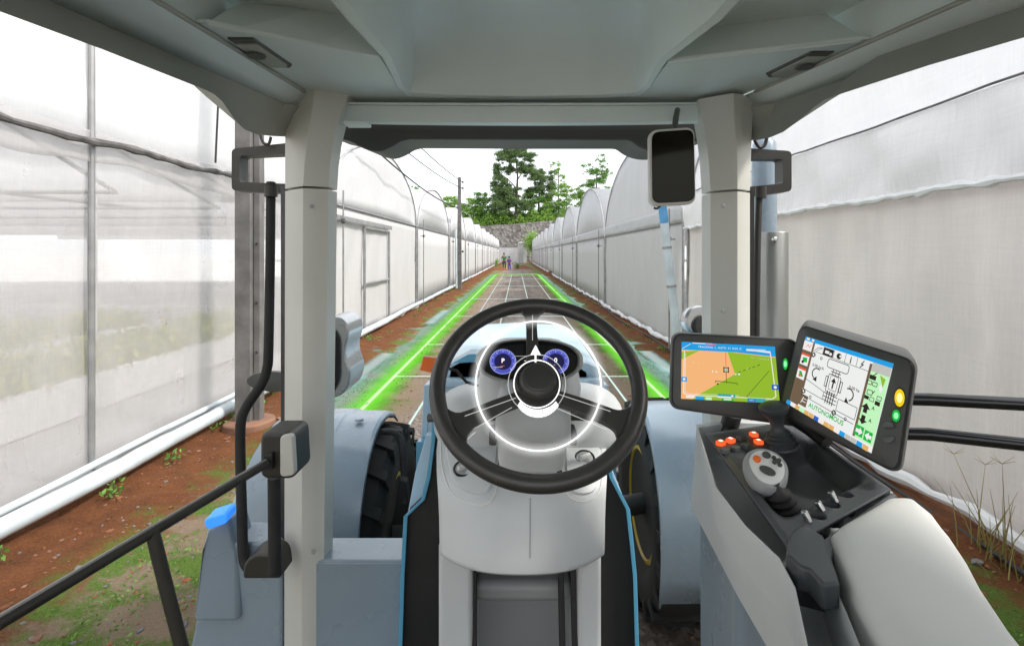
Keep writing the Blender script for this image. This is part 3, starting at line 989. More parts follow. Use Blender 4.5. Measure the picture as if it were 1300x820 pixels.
top_ = Vector((-2.72, 25.1, 5.0))
wire('power_cable', (-3.1, 7.6, 4.3), (-2.72, 25.1, 4.0), 0.35, 0.02, 'thick dark cable sagging down to the utility pole')
wire('power_cable', (-3.5, 9.5, 5.0), (-2.66, 25.1, 5.0), 0.25, 0.016, 'thin upper wire to the utility pole top')
wire('power_cable', (-3.0, 9.5, 5.0), (-2.66, 25.1, 5.3), 0.15, 0.016, 'thin wire nearest the middle running to the utility pole top')

cp = thing('concrete_post', (-2.72, 5.25, 0), 'square weathered concrete post standing left of the cab pillar', 'post')
mb = MB(); mb.prism([(-2.84, 5.15, 0), (-2.68, 5.15, 0), (-2.68, 5.33, 0), (-2.84, 5.33, 0)], (0, 0, 4.6), M['concrete']); mb.build('shaft', cp, bevel=0.008)
mb = MB(); mb.prism([(-2.675, 5.20, 0), (-2.61, 5.20, 0), (-2.61, 5.30, 0), (-2.675, 5.30, 0)], (0, 0, 4.5), M['concrete']); mb.build('shaft_rib', cp, bevel=0.006)
for z in (3.2, 2.5, 1.9, 1.3, 0.8):
    MB().lathe((-2.64, 5.198, z), (0, -1, 0), [(0.012, 0), (0.012, 0.006), (0.006, 0.01)], M['cable'], 10).build('bolt', cp)
mb = MB(); mb.prism(rounded([(-2.93, 5.03, 0), (-2.72, 4.97, 0), (-2.54, 5.06, 0), (-2.47, 5.3, 0), (-2.6, 5.46, 0), (-2.96, 5.45, 0)], 0.1, 3), (0, 0, 0.11), M['footing']); mb.build('footing', cp, bevel=0.05)
tag(MB().tube([(-3.0, 5.25, 4.4), (-3.02, 5.2, 3.6), (-3.06, 5.2, 2.72)], 0.01, M['cable'], 6).build('hanging_cord'), 'dark cord hanging from the roof edge beside the concrete post', 'cord')


def pipe(name, pts, r, m, lab, cat='pipe', joints=0):
    t = thing(name, pts[0], lab, cat, 'pipes along the greenhouse foot')
    MB().tube(pts, r, m, 14).build('pipe_run', t)
    for k in range(joints):
        i = int((k + 1) * len(pts) / (joints + 1)); a, b = Vector(pts[i]), Vector(pts[i + 1]); dd = (b - a).normalized()
        MB().tube([a, a + dd * 0.09], r * 1.15, m, 14).build('coupling', t)
    return t


ys = [-3 + 0.5 * k for k in range(80)]
pipe('water_pipe', [(-3.06 + 0.03 * fbm(y * 0.3, 1) - 0.13 * max(0, min(1, (y - 7) / 4)), y, 0.17 + 0.01 * fbm(y * 0.5, 2)) for y in ys], 0.062, M['pvc'], 'thick pale water pipe along the foot of the left greenhouses', joints=8)
pipe('water_pipe', [(-3.20 + 0.02 * fbm(y * 0.3, 5), y, 0.20 + 0.012 * fbm(y * 0.5, 7)) for y in ys], 0.028, M['pvc'], 'thinner pale pipe behind the thick one along the left net wall')
pipe('irrigation_hose', [(2.72 + 0.06 * fbm(y * 0.35, 1), y, 0.09 + 0.02 * fbm(y * 0.6, 2)) for y in ys], 0.016, M['cable'], 'black irrigation hose along the foot of the right greenhouses', 'hose')

a, b = P(861, 440, 6.6), P(841, 262, 6.6)
lp = thing('leaning_pole', (a.x, a.y, 0), 'leaning white plastic pole with a blue top by the right greenhouse', 'pole')
d = (b - a).normalized(); foot = a - d * ((a.z) / d.z)
MB().tube([foot, b - d * 0.22], 0.055, M['pvc'], 16).build('lower_tube', lp)
MB().tube([b - d * 0.22, b], 0.056, M['pvcblue'], 16).build('blue_top', lp)
for q in (0.55, 1.05):
    p0 = b - d * q; MB().tube([p0, p0 + d * 0.03], 0.062, M['galv'], 16).build('clamp', lp)

# weeds
weedpos = [((-2.93, 2.9), 'leafy weed under the thick pipe near the left edge'), ((-2.92, 3.7), 'weed tuft against the left pipe, second from the viewer'),
           ((-2.92, 4.35), 'tallest green weed against the left pipe'), ((-3.0, 5.6), 'small weed by the pipe near the concrete post'),
           ((-3.08, 6.4), 'weed between pipe and net beyond the concrete post')]
extra_w = MB()
wp_ = []
for k in range(90):
    y = random.uniform(5.0, 30); x = random.choice((-2.95 - random.random() * .12, -2.85, 2.66)); h0 = ground_z(x, y)
    for q in range(random.randint(5, 22)): wp_.append((x + random.gauss(0, .04), y + random.gauss(0, .06), h0 + random.uniform(0.005, .07)))
tag(leaf_mesh('wall_foot_greenery', wp_, 0.022, M['leaf_mid']), 'low green sprouts dotted along both wall feet', 'sprouts', kind='stuff')
for (x, y), lab in weedpos:
    w = thing('weed', (x, y, ground_z(x, y)), lab, 'weed', 'weeds along the left pipe')
    n = 30; c = np.stack([rng.normal(x, 0.035, n), rng.normal(y, 0.06, n), ground_z(x, y) + rng.uniform(0.01, 0.09, n)], 1)
    leaf_mesh('leaves', c, 0.022, M['leaf_mid'], w)
    MB().tube([(x, y, ground_z(x, y) - 0.01), (x + 0.01, y, ground_z(x, y) + 0.1)], 0.003, M['bark'], 5).build('stem', w)
g = thing('grass_tuft', (2.72, 2.85, 0), 'tall dry grass tuft with seed heads at the lower right edge', 'grass tuft')
mb = MB()
for k in range(34):
    x, y = 2.74 + random.gauss(0, 0.05), 2.9 + random.gauss(0, 0.09); h_ = random.uniform(0.15, 0.5) + (0.35 if k < 3 else 0); lx, ly = random.gauss(0, 0.1), random.gauss(0, 0.1)
    mb.tube([(x, y, 0), (x + lx * .3, y + ly * .3, h_ * .5), (x + lx, y + ly, h_)], [0.004, 0.003, 0.0008], M['leaf_dry'], 5)
    if k < 3:
        for q in range(4):
            aa = q * 1.6; mb.tube([(x + lx, y + ly, h_), (x + lx + 0.07 * math.cos(aa), y + ly + 0.07 * math.sin(aa), h_ + 0.04)], [0.002, 0.0008], M['leaf_dry'], 4)
mb.build('blades', g)

# stones and soil clods strewn along the soil bands
pb = MB()
ico = bmesh.new(); bmesh.ops.create_icosphere(ico, subdivisions=1, radius=1); iv = [v.co.copy() for v in ico.verts]; iff = [[v.index for v in f.verts] for f in ico.faces]; ico.free()
for k in range(6000):
    sd = random.choice((-1, -1, 1)); y = 1.5 + 28 * random.random() ** 1.8
    x = sd * random.uniform(0.5, 3.0) if sd < 0 else random.uniform(0.5, 2.7); s = random.uniform(0.004, 0.015) * (2.2 if random.random() < 0.06 else 1)
    z = ground_z(x, y); j = [1 + random.uniform(-.3, .3) for _ in iv]
    pb.add([(x + v.x * s * q, y + v.y * s * q, z + v.z * s * 0.6 * q) for v, q in zip(iv, j)], iff, random.choice((M['red_soil'], M['red_soil'], M['footing'], M['footing'], M['concrete'])))
tag(pb.build('pebbles', origin=(0, 0, 0)), 'small stones and clods scattered over the soil', 'pebbles', kind='stuff')
# low grass beside the track
gp = []
for k in range(26000):
    y = 1.2 + 30 * random.random() ** 1.7; x = random.choice((-1, 1)) * random.uniform(1.45, 2.35)
    if fbm(x * 2.2 + 5, y * 1.1) > 0.12: (y > 2.2) and gp.append((x, y, 0.012 + random.uniform(0, 0.03)))
tag(leaf_mesh('grass', gp, 0.011, M['leaf_mid']), 'short green grass in patches beside the gravel track', 'grass', kind='stuff')

# red soil mounds and small plants at the end of the track
for (px, py, d, w, lab) in ((634, 345, 56, 1.1, 'low mound of red soil left of the two workers'), (664, 344, 60, 1.5, 'wide mound of red soil across the end of the track'), (700, 352, 42, 0.7, 'small heap of red clods by the right greenhouses')):
    c = P(px, py, d)
    mb = MB(); vs, fs = [], []
    for j in range(13):
        for i in range(13):
            u, v = -1 + i / 6, -1 + j / 6; r_ = min(1, math.hypot(u, v)); vs.append((c.x + u * w, d + v * w * .7, -0.03 + 0.38 * (1 - r_) ** 0.8 * (1 + 0.5 * fbm(u * 4 + px, v * 4))))
    for j in range(12):
        for i in range(12): fs.append((j * 13 + i, j * 13 + i + 1, j * 13 + i + 14, j * 13 + i + 13))
    mb.add(vs, fs, M['red_soil'], True); tag(mb.build('soil_mound'), lab, 'soil mound', 'soil mounds')
c = P(657, 337, 58)
w = thing('seedling', (c.x, 58, 0.1), 'small dark green plant in the red soil right of the workers', 'plant')
leaf_mesh('leaves', blob_points([(c.x, 57.5, 0.45, 0.5, 0.4, 0.4)], 900), 0.1, M['leaf_pine'], w)
MB().tube([(c.x, 57.5, 0), (c.x, 57.5, 0.4)], 0.02, M['bark'], 6).build('stem', w)


# ---------------------------------------------------------------- workers
def skinned(name, joints, edges, parent, m, root=0, sub=2):
    me = bpy.data.meshes.new(name)
    org = Vector(joints[root][0]); me.from_pydata([tuple(Vector(j[0]) - org) for j in joints], edges, [])
    o = bpy.data.objects.new(name, me); COL.objects.link(o)
    md = o.modifiers.new('skin', 'SKIN')
    for i, j in enumerate(joints):
        sv = me.skin_vertices[0].data[i]; rr = j[1]; sv.radius = rr if isinstance(rr, tuple) else (rr, rr); sv.use_root = (i == root)
    md2 = o.modifiers.new('sub', 'SUBSURF'); md2.levels = sub; md2.render_levels = sub
    me.materials.append(m)
    WORLD_POS[o] = org
    o.parent = parent; o.location = org - WORLD_POS[parent]
    return o


def person(x, y, h, label, shirt, trousers, lean, arm):
    p = thing('person', (x, y, 0), label, 'person', 'workers at the end of the path')
    s = h / 1.75
    q = lambda a, b, c: (x + a * s, y + b * s - lean * max(0, c - 0.9) * s, c * s)
    J = [(q(0, 0, 0.95), (0.15, 0.11)), (q(0, 0, 1.15), (0.13, 0.10)), (q(0, 0, 1.38), (0.17, 0.11)), (q(0, -0.01, 1.50), 0.055), (q(0, -0.03, 1.60), (0.08, 0.095)), (q(0, -0.03, 1.70), (0.06, 0.075)),
         (q(-0.09, 0, 0.86), 0.085), (q(-0.10, -0.03, 0.48), 0.06), (q(-0.11, 0.02, 0.09), 0.042), (q(-0.12, -0.13, 0.04), 0.035),
         (q(0.09, 0, 0.86), 0.085), (q(0.13, -0.08, 0.48), 0.06), (q(0.13, 0.0, 0.09), 0.042), (q(0.14, -0.15, 0.04), 0.035),
         (q(-0.19, 0, 1.40), 0.06), (q(-0.25, -0.06, 1.13), 0.045), (q(-0.22, -0.25 * arm, 0.92), 0.034), (q(-0.21, -0.32 * arm, 0.86), 0.026),
         (q(0.19, 0, 1.40), 0.06), (q(0.26, -0.08, 1.13), 0.045), (q(0.20, -0.32 * arm, 0.98), 0.034), (q(0.19, -0.40 * arm, 0.94), 0.026)]
    E_ = [(0, 1), (1, 2), (2, 3), (3, 4), (4, 5), (0, 6), (6, 7), (7, 8), (8, 9), (0, 10), (10, 11), (11, 12), (12, 13), (2, 14), (14, 15), (15, 16), (16, 17), (2, 18), (18, 19), (19, 20), (20, 21)]
    skinned('body', J, E_, p, M['skin'])
    k = 0.018
    skinned('shirt', [(J[i][0], (J[i][1][0] + k, J[i][1][1] + k) if isinstance(J[i][1], tuple) else J[i][1] + k) for i in (0, 1, 2, 14, 15, 18, 19)], [(0, 1), (1, 2), (2, 3), (3, 4), (2, 5), (5, 6)], p, shirt)
    skinned('trousers', [(q(0, 0, 0.97), (0.17, 0.13))] + [(J[i][0], (J[i][1][0] + k, J[i][1][1] + k) if isinstance(J[i][1], tuple) else J[i][1] + k) for i in (6, 7, 8, 10, 11, 12)], [(0, 1), (1, 2), (2, 3), (0, 4), (4, 5), (5, 6)], p, trousers)
    hp = Vector(J[5][0])
    MB().lathe(hp + Vector((0, 0.015, -0.04)), (0, 0, 1), [(0.10, 0), (0.105, 0.04), (0.085, 0.10), (0.04, 0.13), (0.0, 0.135)], M['hair'], 20).build('hair', p)
    return p


person(P(640, 342, 57).x, 57, 1.86, 'worker in a green shirt and dark trousers, bending forward', M['shirtgreen'], M['darkcloth'], 0.25, 1.2)
person(P(646.5, 344, 55).x, 55, 1.45, 'worker in purple clothes standing just right of the green-shirted one', M['shirtpurple'], M['shirtpurple'], 0.35, 1.0)
w = thing('shrub', (P(630.5, 342, 60).x, 60, 0), 'small light green shrub against the far left greenhouse wall', 'shrub')
leaf_mesh('leaves', blob_points([(P(630.5, 342, 60).x, 60, .7, .3, .3, .7)], 1400), 0.07, M['leaf_bright'], w)
MB().tube([(P(630.5, 342, 60).x, 60, 0), (P(630.5, 342, 60).x, 60, .8)], 0.02, M['bark'], 6).build('stem', w)

# crop beds inside the sheer left greenhouse
for k, (x, lab) in enumerate(((-5.2, 'crop bed nearest the net inside the left greenhouse'), (-7.6, 'middle crop bed inside the left greenhouse'), (-10.4, 'far crop bed inside the left greenhouse'))):
    t = thing('crop_bed', (x, 4, 0), lab, 'crop bed', 'crop beds inside the left greenhouse')
    MB().box((x, 4, 0.22), (0.8, 12, 0.44), M['hem']).build('trough', t, bevel=0.03)
    n = 7000; c = np.stack([rng.uniform(x - .45, x + .45, n), rng.uniform(-2, 10, n), 0.45 + np.abs(rng.normal(0, 0.14, n))], 1)
    lf = leaf_mesh('plants', c, 0.06, M['leaf_crop'], t); lf['kind'] = 'stuff'
t = thing('seed_tray', (-3.9, 2.9, 0), 'pale plastic tub on the floor behind the left net wall', 'tub')
mb = MB(); mb.loft([rounded([(-4.2, 2.6, z), (-3.7 , 2.6, z), (-3.7, 3.1, z), (-4.2, 3.1, z)], 0.06, 3) for z in (0, 0.6)], M['hem']); mb.build('tub', t)


# ---------------------------------------------------------------- glowing guidance graphics over the track
def glow_mat(name, c_in, c_out, width, amax, strength, noise_amt, core=0.12):
    m = bpy.data.materials.new(name); m.use_nodes = True
    n, l = m.node_tree.nodes, m.node_tree.links; n.clear()
    o = n.new('ShaderNodeOutputMaterial'); uv = n.new('ShaderNodeUVMap'); sp = n.new('ShaderNodeSeparateXYZ'); l.new(uv.outputs[0], sp.inputs[0])
    g = n.new('ShaderNodeNewGeometry')

    def mt(op, a, b=None):
        x = n.new('ShaderNodeMath'); x.operation = op
        for i, q in enumerate((a, b)):
            if q is None: continue
            if isinstance(q, (int, float)): x.inputs[i].default_value = q
            else: l.new(q, x.inputs[i])
        return x.outputs[0]
    d = mt('ABSOLUTE', mt('SUBTRACT', sp.outputs['X'], 0.5))
    ns = n.new('ShaderNodeTexNoise'); ns.inputs['Scale'].default_value = 9; ns.inputs['Detail'].default_value = 6; ns.inputs['Roughness'].default_value = 0.7
    l.new(g.outputs['Position'], ns.inputs['Vector'])
    dn = mt('ADD', d, mt('MULTIPLY', mt('SUBTRACT', ns.outputs['Fac'], 0.5), noise_amt))
    fall = n.new('ShaderNodeMapRange'); fall.interpolation_type = 'SMOOTHSTEP'
    fall.inputs['From Min'].default_value = 0.5; fall.inputs['From Max'].default_value = core * 0.5
    fall.inputs['To Min'].default_value = 0; fall.inputs['To Max'].default_value = amax
    l.new(dn, fall.inputs['Value'])
    cr = n.new('ShaderNodeMapRange'); cr.inputs['From Min'].default_value = core; cr.inputs['From Max'].default_value = core * 0.4
    l.new(d, cr.inputs['Value'])
    mc = n.new('ShaderNodeMix'); mc.data_type = 'RGBA'; mc.inputs['A'].default_value = (*c_out, 1); mc.inputs['B'].default_value = (*c_in, 1); l.new(cr.outputs[0], mc.inputs[0])
    e = n.new('ShaderNodeEmission'); e.inputs[1].default_value = strength; l.new(mc.outputs['Result'], e.inputs[0])
    t = n.new('ShaderNodeBsdfTransparent'); x = n.new('ShaderNodeMixShader')
    l.new(fall.outputs[0], x.inputs[0]); l.new(t.outputs[0], x.inputs[1]); l.new(e.outputs[0], x.inputs[2]); l.new(x.outputs[0], o.inputs[0])
    return m


M['glow_green'] = glow_mat('green_lane_glow', (0.75, 1.0, 0.55), (0.20, 0.80, 0.05), 1, 0.72, 0.54, 0.30, 0.06)
M['glow_teal'] = glow_mat('teal_haze_glow', (0.55, 0.85, 0.78), (0.40, 0.75, 0.68), 1, 0.42, 0.45, 0.5, 0.05)
M['glow_white'] = glow_mat('pale_grid_glow', (0.9, 1.0, 0.97), (0.45, 0.85, 0.75), 1, 0.75, 0.55, 0.1, 0.3)
M['glow_block'] = glow_mat('pale_block_glow', (0.8, 1.0, 1.0), (0.5, 0.9, 0.95), 1, 0.55, 0.38, 0.3, 0.3)


def strip(name, pts, w, m, parent, z):
    """Flat ribbon along pts on the ground, uv.x running across it."""
    pts = [Vector((p[0], p[1], z)) for p in pts]; vs, fs = [], []
    for i, p in enumerate(pts):
        t = (pts[min(i + 1, len(pts) - 1)] - pts[max(i - 1, 0)]).normalized(); s_ = Vector((t.y, -t.x, 0)) * w / 2
        vs += [p - s_, p + s_]
    for i in range(len(pts) - 1): fs.append((2 * i, 2 * i + 1, 2 * i + 3, 2 * i + 2))
    o = MB().add(vs, fs, m).build(name, parent)
    uvl = o.data.uv_layers.new(name='UVMap')
    for lp_ in o.data.loops:
        uvl.data[lp_.index].uv = (lp_.vertex_index % 2, 0)
    return o


gd = thing('guidance_lanes', (0, 3, 0.01), 'glowing green lane lines with a pale grid over the track ahead', 'light lines')
FE = 44.0
XL, XR = -1.78, 1.82
lane = [(XL, 3.5 + k * 2.0) for k in range(20)] + [(XL, FE)]
laneR = [(XR, y) for _, y in lane]
strip('lane_haze', [(x - 0.55, y) for x, y in lane[1:]], 1.3, M['glow_teal'], gd, 0.012)
strip('lane_haze', [(x + 0.42, y) for x, y in laneR], 0.9, M['glow_teal'], gd, 0.012)
strip('lane_line', lane, 0.66, M['glow_green'], gd, 0.016)
strip('lane_line', laneR, 0.55, M['glow_green'], gd, 0.016)
strip('end_line', [(XL, FE), (0, FE), (XR, FE)], 2.6, M['glow_green'], gd, 0.020)
for x in (-1.12, -0.42, 0.42, 1.32):
    strip('grid_line', [(x, 1.0 + 2 * k) for k in range(22)], 0.045, M['glow_white'], gd, 0.024)
for y in (4.6, 7.4, 10.0, 14.5, 20, 28, 36):
    strip('cross_line', [(XL, y), (0, y), (XR, y)], 0.010 * y, M['glow_white'], gd, 0.028)
for (x, y0_, y1_) in ((-2.22, 6.6, 8.8), (-2.15, 12.5, 15.5), (2.25, 7.0, 9.0)):
    strip('light_block', [(x, y0_), (x, y1_)], 0.34, M['glow_block'], gd, 0.09 if abs(x) > 2.1 else 0.03)

#TRACTOR#
# ================================================================ TRACTOR
TR = thing('tractor', (0.05, 1.6, 0), 'grey and blue tractor seen from its driver seat, with pillars, steering wheel and two monitors', 'tractor')


def ext(a, b, y=-0.7):
    a, b = Vector(a), Vector(b); k = (a.y - y) / (b.y - a.y); return a + (a - b) * k


# ---- roof: one part, its trims and hatches as sub-parts
L1a, L1b = PZ(70, 1, .43), PZ(362, 130, .43)
R1a, R1b = PZ(1300, 22, .43), PZ(953, 140, .43)
SLa, SLb = PZ(200, 1, .468), PZ(380, 112, .468)
SRa, SRb = PZ(1220, 1, .468), PZ(947, 121, .468)


def on(a, b, y):
    k = (y - a.y) / (b.y - a.y); return a + (b - a) * k


def roof_side(sa, sb, la, lb, y0, y1, m, mb, n=12):
    """slanted rail between the seam line and the outer line"""
    ra, rb = [], []
    for i in range(n + 1):
        y = y0 + (y1 - y0) * i / n
        p, q = on(sa, sb, y), on(la, lb, y)
        ra.append([p, p.lerp(q, 0.04) - Vector((0, 0, 0.004)), p.lerp(q, 0.5) - Vector((0, 0, 0.006)), q])
    mb.loft(ra, m, closed=False, caps=False)


ZP = 0.47
roof = None
mb = MB()
zc = 0.565
pl = lambda px, py: PZ(px, py, ZP)
# front overhead panel with the hatch opening cut in its rear edge
hatL, hatR = pl(512, 122), pl(820, 122)
fl, fr = on(SLa, SLb, 1.66), on(SRa, SRb, 1.66)
fl.z = fr.z = H + ZP
bL = [pl(263, 29), pl(450, 67), pl(481, 72)]
bR = [pl(850, 78), pl(883, 74), pl(1094, 50)]
sl0 = on(SLa, SLb, bL[0].y); sl0.z = H + ZP; sr0 = on(SRa, SRb, bR[2].y); sr0.z = H + ZP
panel = [sl0, bL[0], bL[1], bL[2], pl(497, 96), pl(505, 113), pl(516, 121), pl(560, 124), pl(660, 126), pl(770, 124), pl(812, 121), pl(824, 113), pl(834, 98), bR[0], bR[1], bR[2], sr0, fr, fl]
mb.prism(panel, (0, 0, 0.008), M['trim'])
roof = mb.build('roof', TR, bevel=0.0025, bseg=3)
# rear, higher ceiling on both sides of the hatch + dome + step faces
mb = MB()
up = lambda p, z: Vector((p.x, p.y, H + z))
hl0, hr0 = PZ(460, 1, zc), PZ(893, 1, zc)
L_in = [up(pl(481, 72), zc) + Vector((0.03, 0.05, 0)), hl0 + Vector((0.03, 0, 0)), Vector((hl0.x - 0.02, -0.7, H + zc))]
R_in = [up(pl(850, 78), zc) + Vector((-0.03, 0.05, 0)), hr0 + Vector((-0.03, 0, 0)), Vector((hr0.x + 0.02, -0.7, H + zc))]
mb.prism([up(on(SLa, SLb, -0.7), zc), up(on(SLa, SLb, 1.3), zc), up(pl(481, 72), zc) + Vector((-0.0, 0.1, 0))] + L_in, (0, 0, 0.02), M['trim'])
mb.prism([up(on(SRa, SRb, -0.7), zc), up(on(SRa, SRb, 1.3), zc), up(pl(850, 78), zc) + Vector((0.0, 0.1, 0))] + R_in, (0, 0, 0.02), M['trim'])
# step faces of the overhead boxes (slightly leaning)
lu = [PZ(263, 26, zc - 0.05), PZ(311, 1, zc), PZ(400, 12, zc), PZ(474, 25, zc)]
ll = [pl(263, 29), pl(300, 37), pl(400, 57), pl(481, 72)]
mb.add(ll + lu, [(0, 1, 5, 4), (1, 2, 6, 5), (2, 3, 7, 6)], M['trim'])
ru = [PZ(848, 40, zc), PZ(883, 36, zc), PZ(960, 26, zc), PZ(1047, 17, zc), PZ(1094, 47, zc - 0.08)]
rl = [pl(848, 78), pl(883, 74), pl(960, 66), pl(1050, 56), pl(1094, 50)]
mb.add(rl + ru, [(0, 1, 6, 5), (1, 2, 7, 6), (2, 3, 8, 7), (3, 4, 9, 8)], M['trim'])
# inner walls above the seam ridge
for a, b in ((SLa, SLb), (SRa, SRb)):
    q = [on(a, b, y) for y in (-0.7, 0.4, 0.9, 1.3)]
    mb.add(q + [up(p, zc + 0.01) for p in q], [(0, 1, 5, 4), (1, 2, 6, 5), (2, 3, 7, 6)], M['trim'])
mb.build('headliner', roof, solid=0.006)
# hatch dome, lofted from the opening upwards
mb = MB()
def hatch_ring(ins, z, yo):
    pts = [(Vector((hl0.x - 0.05, -0.7, 0))), Vector((hl0.x, hl0.y * 0.9, 0)), pl(484, 74), pl(497, 96), pl(505, 113), pl(516, 121), pl(560, 124), pl(660, 126), pl(770, 124), pl(812, 121), pl(824, 113), pl(834, 98), pl(848, 78), Vector((hr0.x, hr0.y * 0.9, 0)), Vector((hr0.x + 0.05, -0.7, 0))]
    out = []
    for p in pts:
        sx = 1 if p.x < 0.03 else -1
        fy = max(0, min(1, (p.y - 1.0) / 0.4))
        q = Vector((p.x + sx * ins * (0.55 + 0.45 * (1 - fy)), p.y - fy * yo, H + z)); out.append(q)
    return out
zz = [(0.0, ZP + 0.012, 0.0), (0.012, ZP + 0.002, 0.012), (0.03, ZP + 0.004, 0.03), (0.045, ZP + 0.02, 0.045), (0.055, ZP + 0.05, 0.06), (0.07, ZP + 0.10, 0.10), (0.12, ZP + 0.14, 0.2), (0.2, ZP + 0.155, 0.34), (0.30, ZP + 0.16, 0.6)]
mb.loft([hatch_ring(*q) for q in zz], M['trim'], closed=False, caps=False)
lastr = hatch_ring(*zz[-1])
mb.add([lastr[0], lastr[2], lastr[6], lastr[8], lastr[12], lastr[14]], [(0, 1, 2, 3, 4, 5)], M['trim'])
mb.build('roof_hatch', roof, solid=0.006)
mb = MB()
mb.box((0.03, 0.2, H + 0.68), (1.7, 2.2, 0.04), M['fender'])
mb.build('roof_skin', roof, bevel=0.02)
# side rails
for s, (sa, sb, la, lb) in enumerate(((SLa, SLb, L1a, L1b), (SRa, SRb, R1a, R1b))):
    mb = MB(); roof_side(sa, sb, la, lb, -0.7, 1.58, M['trim'], mb); mb.build('side_rail', roof, solid=0.006)
    sx = 1 if s == 0 else -1
    mb = MB(); mb.tube([on(sa, sb, y) + Vector((0.004 * sx, 0, -0.004)) for y in (-0.6, 0.2, 0.8, 1.3, 1.47)], 0.0055, M['trim_dark'], 8); mb.build('rail_seam', roof)
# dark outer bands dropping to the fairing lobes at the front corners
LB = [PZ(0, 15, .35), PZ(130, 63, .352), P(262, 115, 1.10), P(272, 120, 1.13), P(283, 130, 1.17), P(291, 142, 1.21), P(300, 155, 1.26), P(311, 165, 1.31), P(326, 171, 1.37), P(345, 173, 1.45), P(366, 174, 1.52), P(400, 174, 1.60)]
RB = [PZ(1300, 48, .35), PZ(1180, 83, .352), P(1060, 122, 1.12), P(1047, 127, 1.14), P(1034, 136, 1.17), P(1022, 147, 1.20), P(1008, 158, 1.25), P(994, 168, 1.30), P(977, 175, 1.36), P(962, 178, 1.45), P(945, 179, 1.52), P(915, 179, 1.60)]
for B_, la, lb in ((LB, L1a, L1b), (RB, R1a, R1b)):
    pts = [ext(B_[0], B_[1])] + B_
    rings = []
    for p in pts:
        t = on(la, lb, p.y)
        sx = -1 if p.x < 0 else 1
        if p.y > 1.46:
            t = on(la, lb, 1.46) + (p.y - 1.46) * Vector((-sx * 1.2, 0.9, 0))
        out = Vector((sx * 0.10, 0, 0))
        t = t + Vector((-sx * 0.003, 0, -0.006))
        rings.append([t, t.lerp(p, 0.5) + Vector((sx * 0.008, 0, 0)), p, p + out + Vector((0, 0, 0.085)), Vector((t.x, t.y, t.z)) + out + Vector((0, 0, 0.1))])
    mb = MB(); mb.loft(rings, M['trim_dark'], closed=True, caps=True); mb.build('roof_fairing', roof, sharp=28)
# header bar and outer visor
mb = MB()
hb = []
for k in range(13):
    px = 425 + (903 - 425) * k / 12; bow = 3 * (1 - (2 * k / 12 - 1) ** 2)
    hb.append([P(px, 131 + bow * .3, 1.56), P(px, 134 + bow * .3, 1.535), P(px, 140 + bow, 1.53), P(px, 153 + bow, 1.53), P(px, 157 + bow, 1.545), P(px, 157 + bow, 1.62), P(px, 132, 1.62)])
mb.loft(hb, M['trim'], closed=True)
mb.build('header_bar', roof)
mb = MB(); mb.tube([P(424 + 479 * k / 10, 131.5 + 1.0 * (1 - (2 * k / 10 - 1) ** 2), 1.535) for k in range(11)], 0.004, M['trim'], 8); mb.build('header_trim', roof)
mb = MB()
vis = smooth_path([P(405, 120, 1.68), P(405, 165, 1.68), P(425, 174, 1.68), P(445, 180, 1.68), P(462, 189, 1.68), P(480, 192.5, 1.68), P(496, 187, 1.68), P(508, 180, 1.68), P(520, 177, 1.68)], 3) + \
    [P(660, 178, 1.68)] + smooth_path([P(790, 178, 1.68), P(800, 179, 1.68), P(812, 187, 1.68), P(830, 193, 1.68), P(850, 193, 1.68), P(868, 186, 1.68), P(880, 180, 1.68), P(920, 168, 1.68), P(925, 120, 1.68)], 3)
mb.prism(vis, (0, 0.25, 0.02), M['visor']); mb.build('front_visor', roof, bevel=0.012)
mb = MB(); mb.box(P(454, 158, 1.5), (0.07, 0.05, 0.012), M['trim']); mb.build('courtesy_catch', roof, bevel=0.005)
# reading lights in the overhead panels
for q in (((288, 50), (322, 50), (371, 84), (369, 87), (342, 87), (335, 82)), ((1060, 67), (1030, 67), (972, 95), (975, 99), (1000, 100), (1012, 94))):
    cpt = [PZ(a, b, ZP - 0.004) for a, b in q]
    cen = sum(cpt, Vector()) / 6
    lt = MB().prism(cpt, (0, 0, 0.012), M['bezel']).build('reading_light', roof, bevel=0.003)
    inn = [cen + (p - cen) * 0.80 - Vector((0, 0, 0.004)) for p in cpt]
    MB().prism(inn, (0, 0, 0.004), M['trim_dark']).build('lens', roof, bevel=0.001)
    nx = (cpt[0] - cpt[2]).normalized()
    MB().lathe(cen + (cpt[0] - cen) * 0.3 - Vector((0, 0, 0.009)), (0, 0, 1), [(0.020, 0), (0.022, 0.003), (0.014, 0.005)], M['bezel'], 20).build('switch', roof)

# ---- windscreen pillars
def pillar(rows, side):
    mb = MB()
    rings = []
    for (y_, a, b, c, da, db, dc) in rows:
        A, B, C = P(a, y_, da), P(b, y_, db), P(c, y_, dc)
        zlev = B.z
        A.z = C.z = zlev
        Bl = B.lerp(A, 0.16 if side > 0 else 0.22); Br = B.lerp(C, 0.22)
        D1 = Vector((C.x, C.y + 0.07, zlev)); D2 = Vector((A.x, A.y + 0.07, zlev))
        rings.append([A, A.lerp(Bl, .5), Bl, B + Vector((0, 0.004, 0)), Br, Br.lerp(C, .5), C, D1, D2])
    mb.loft(rings, M['pillar'], closed=True)
    return mb


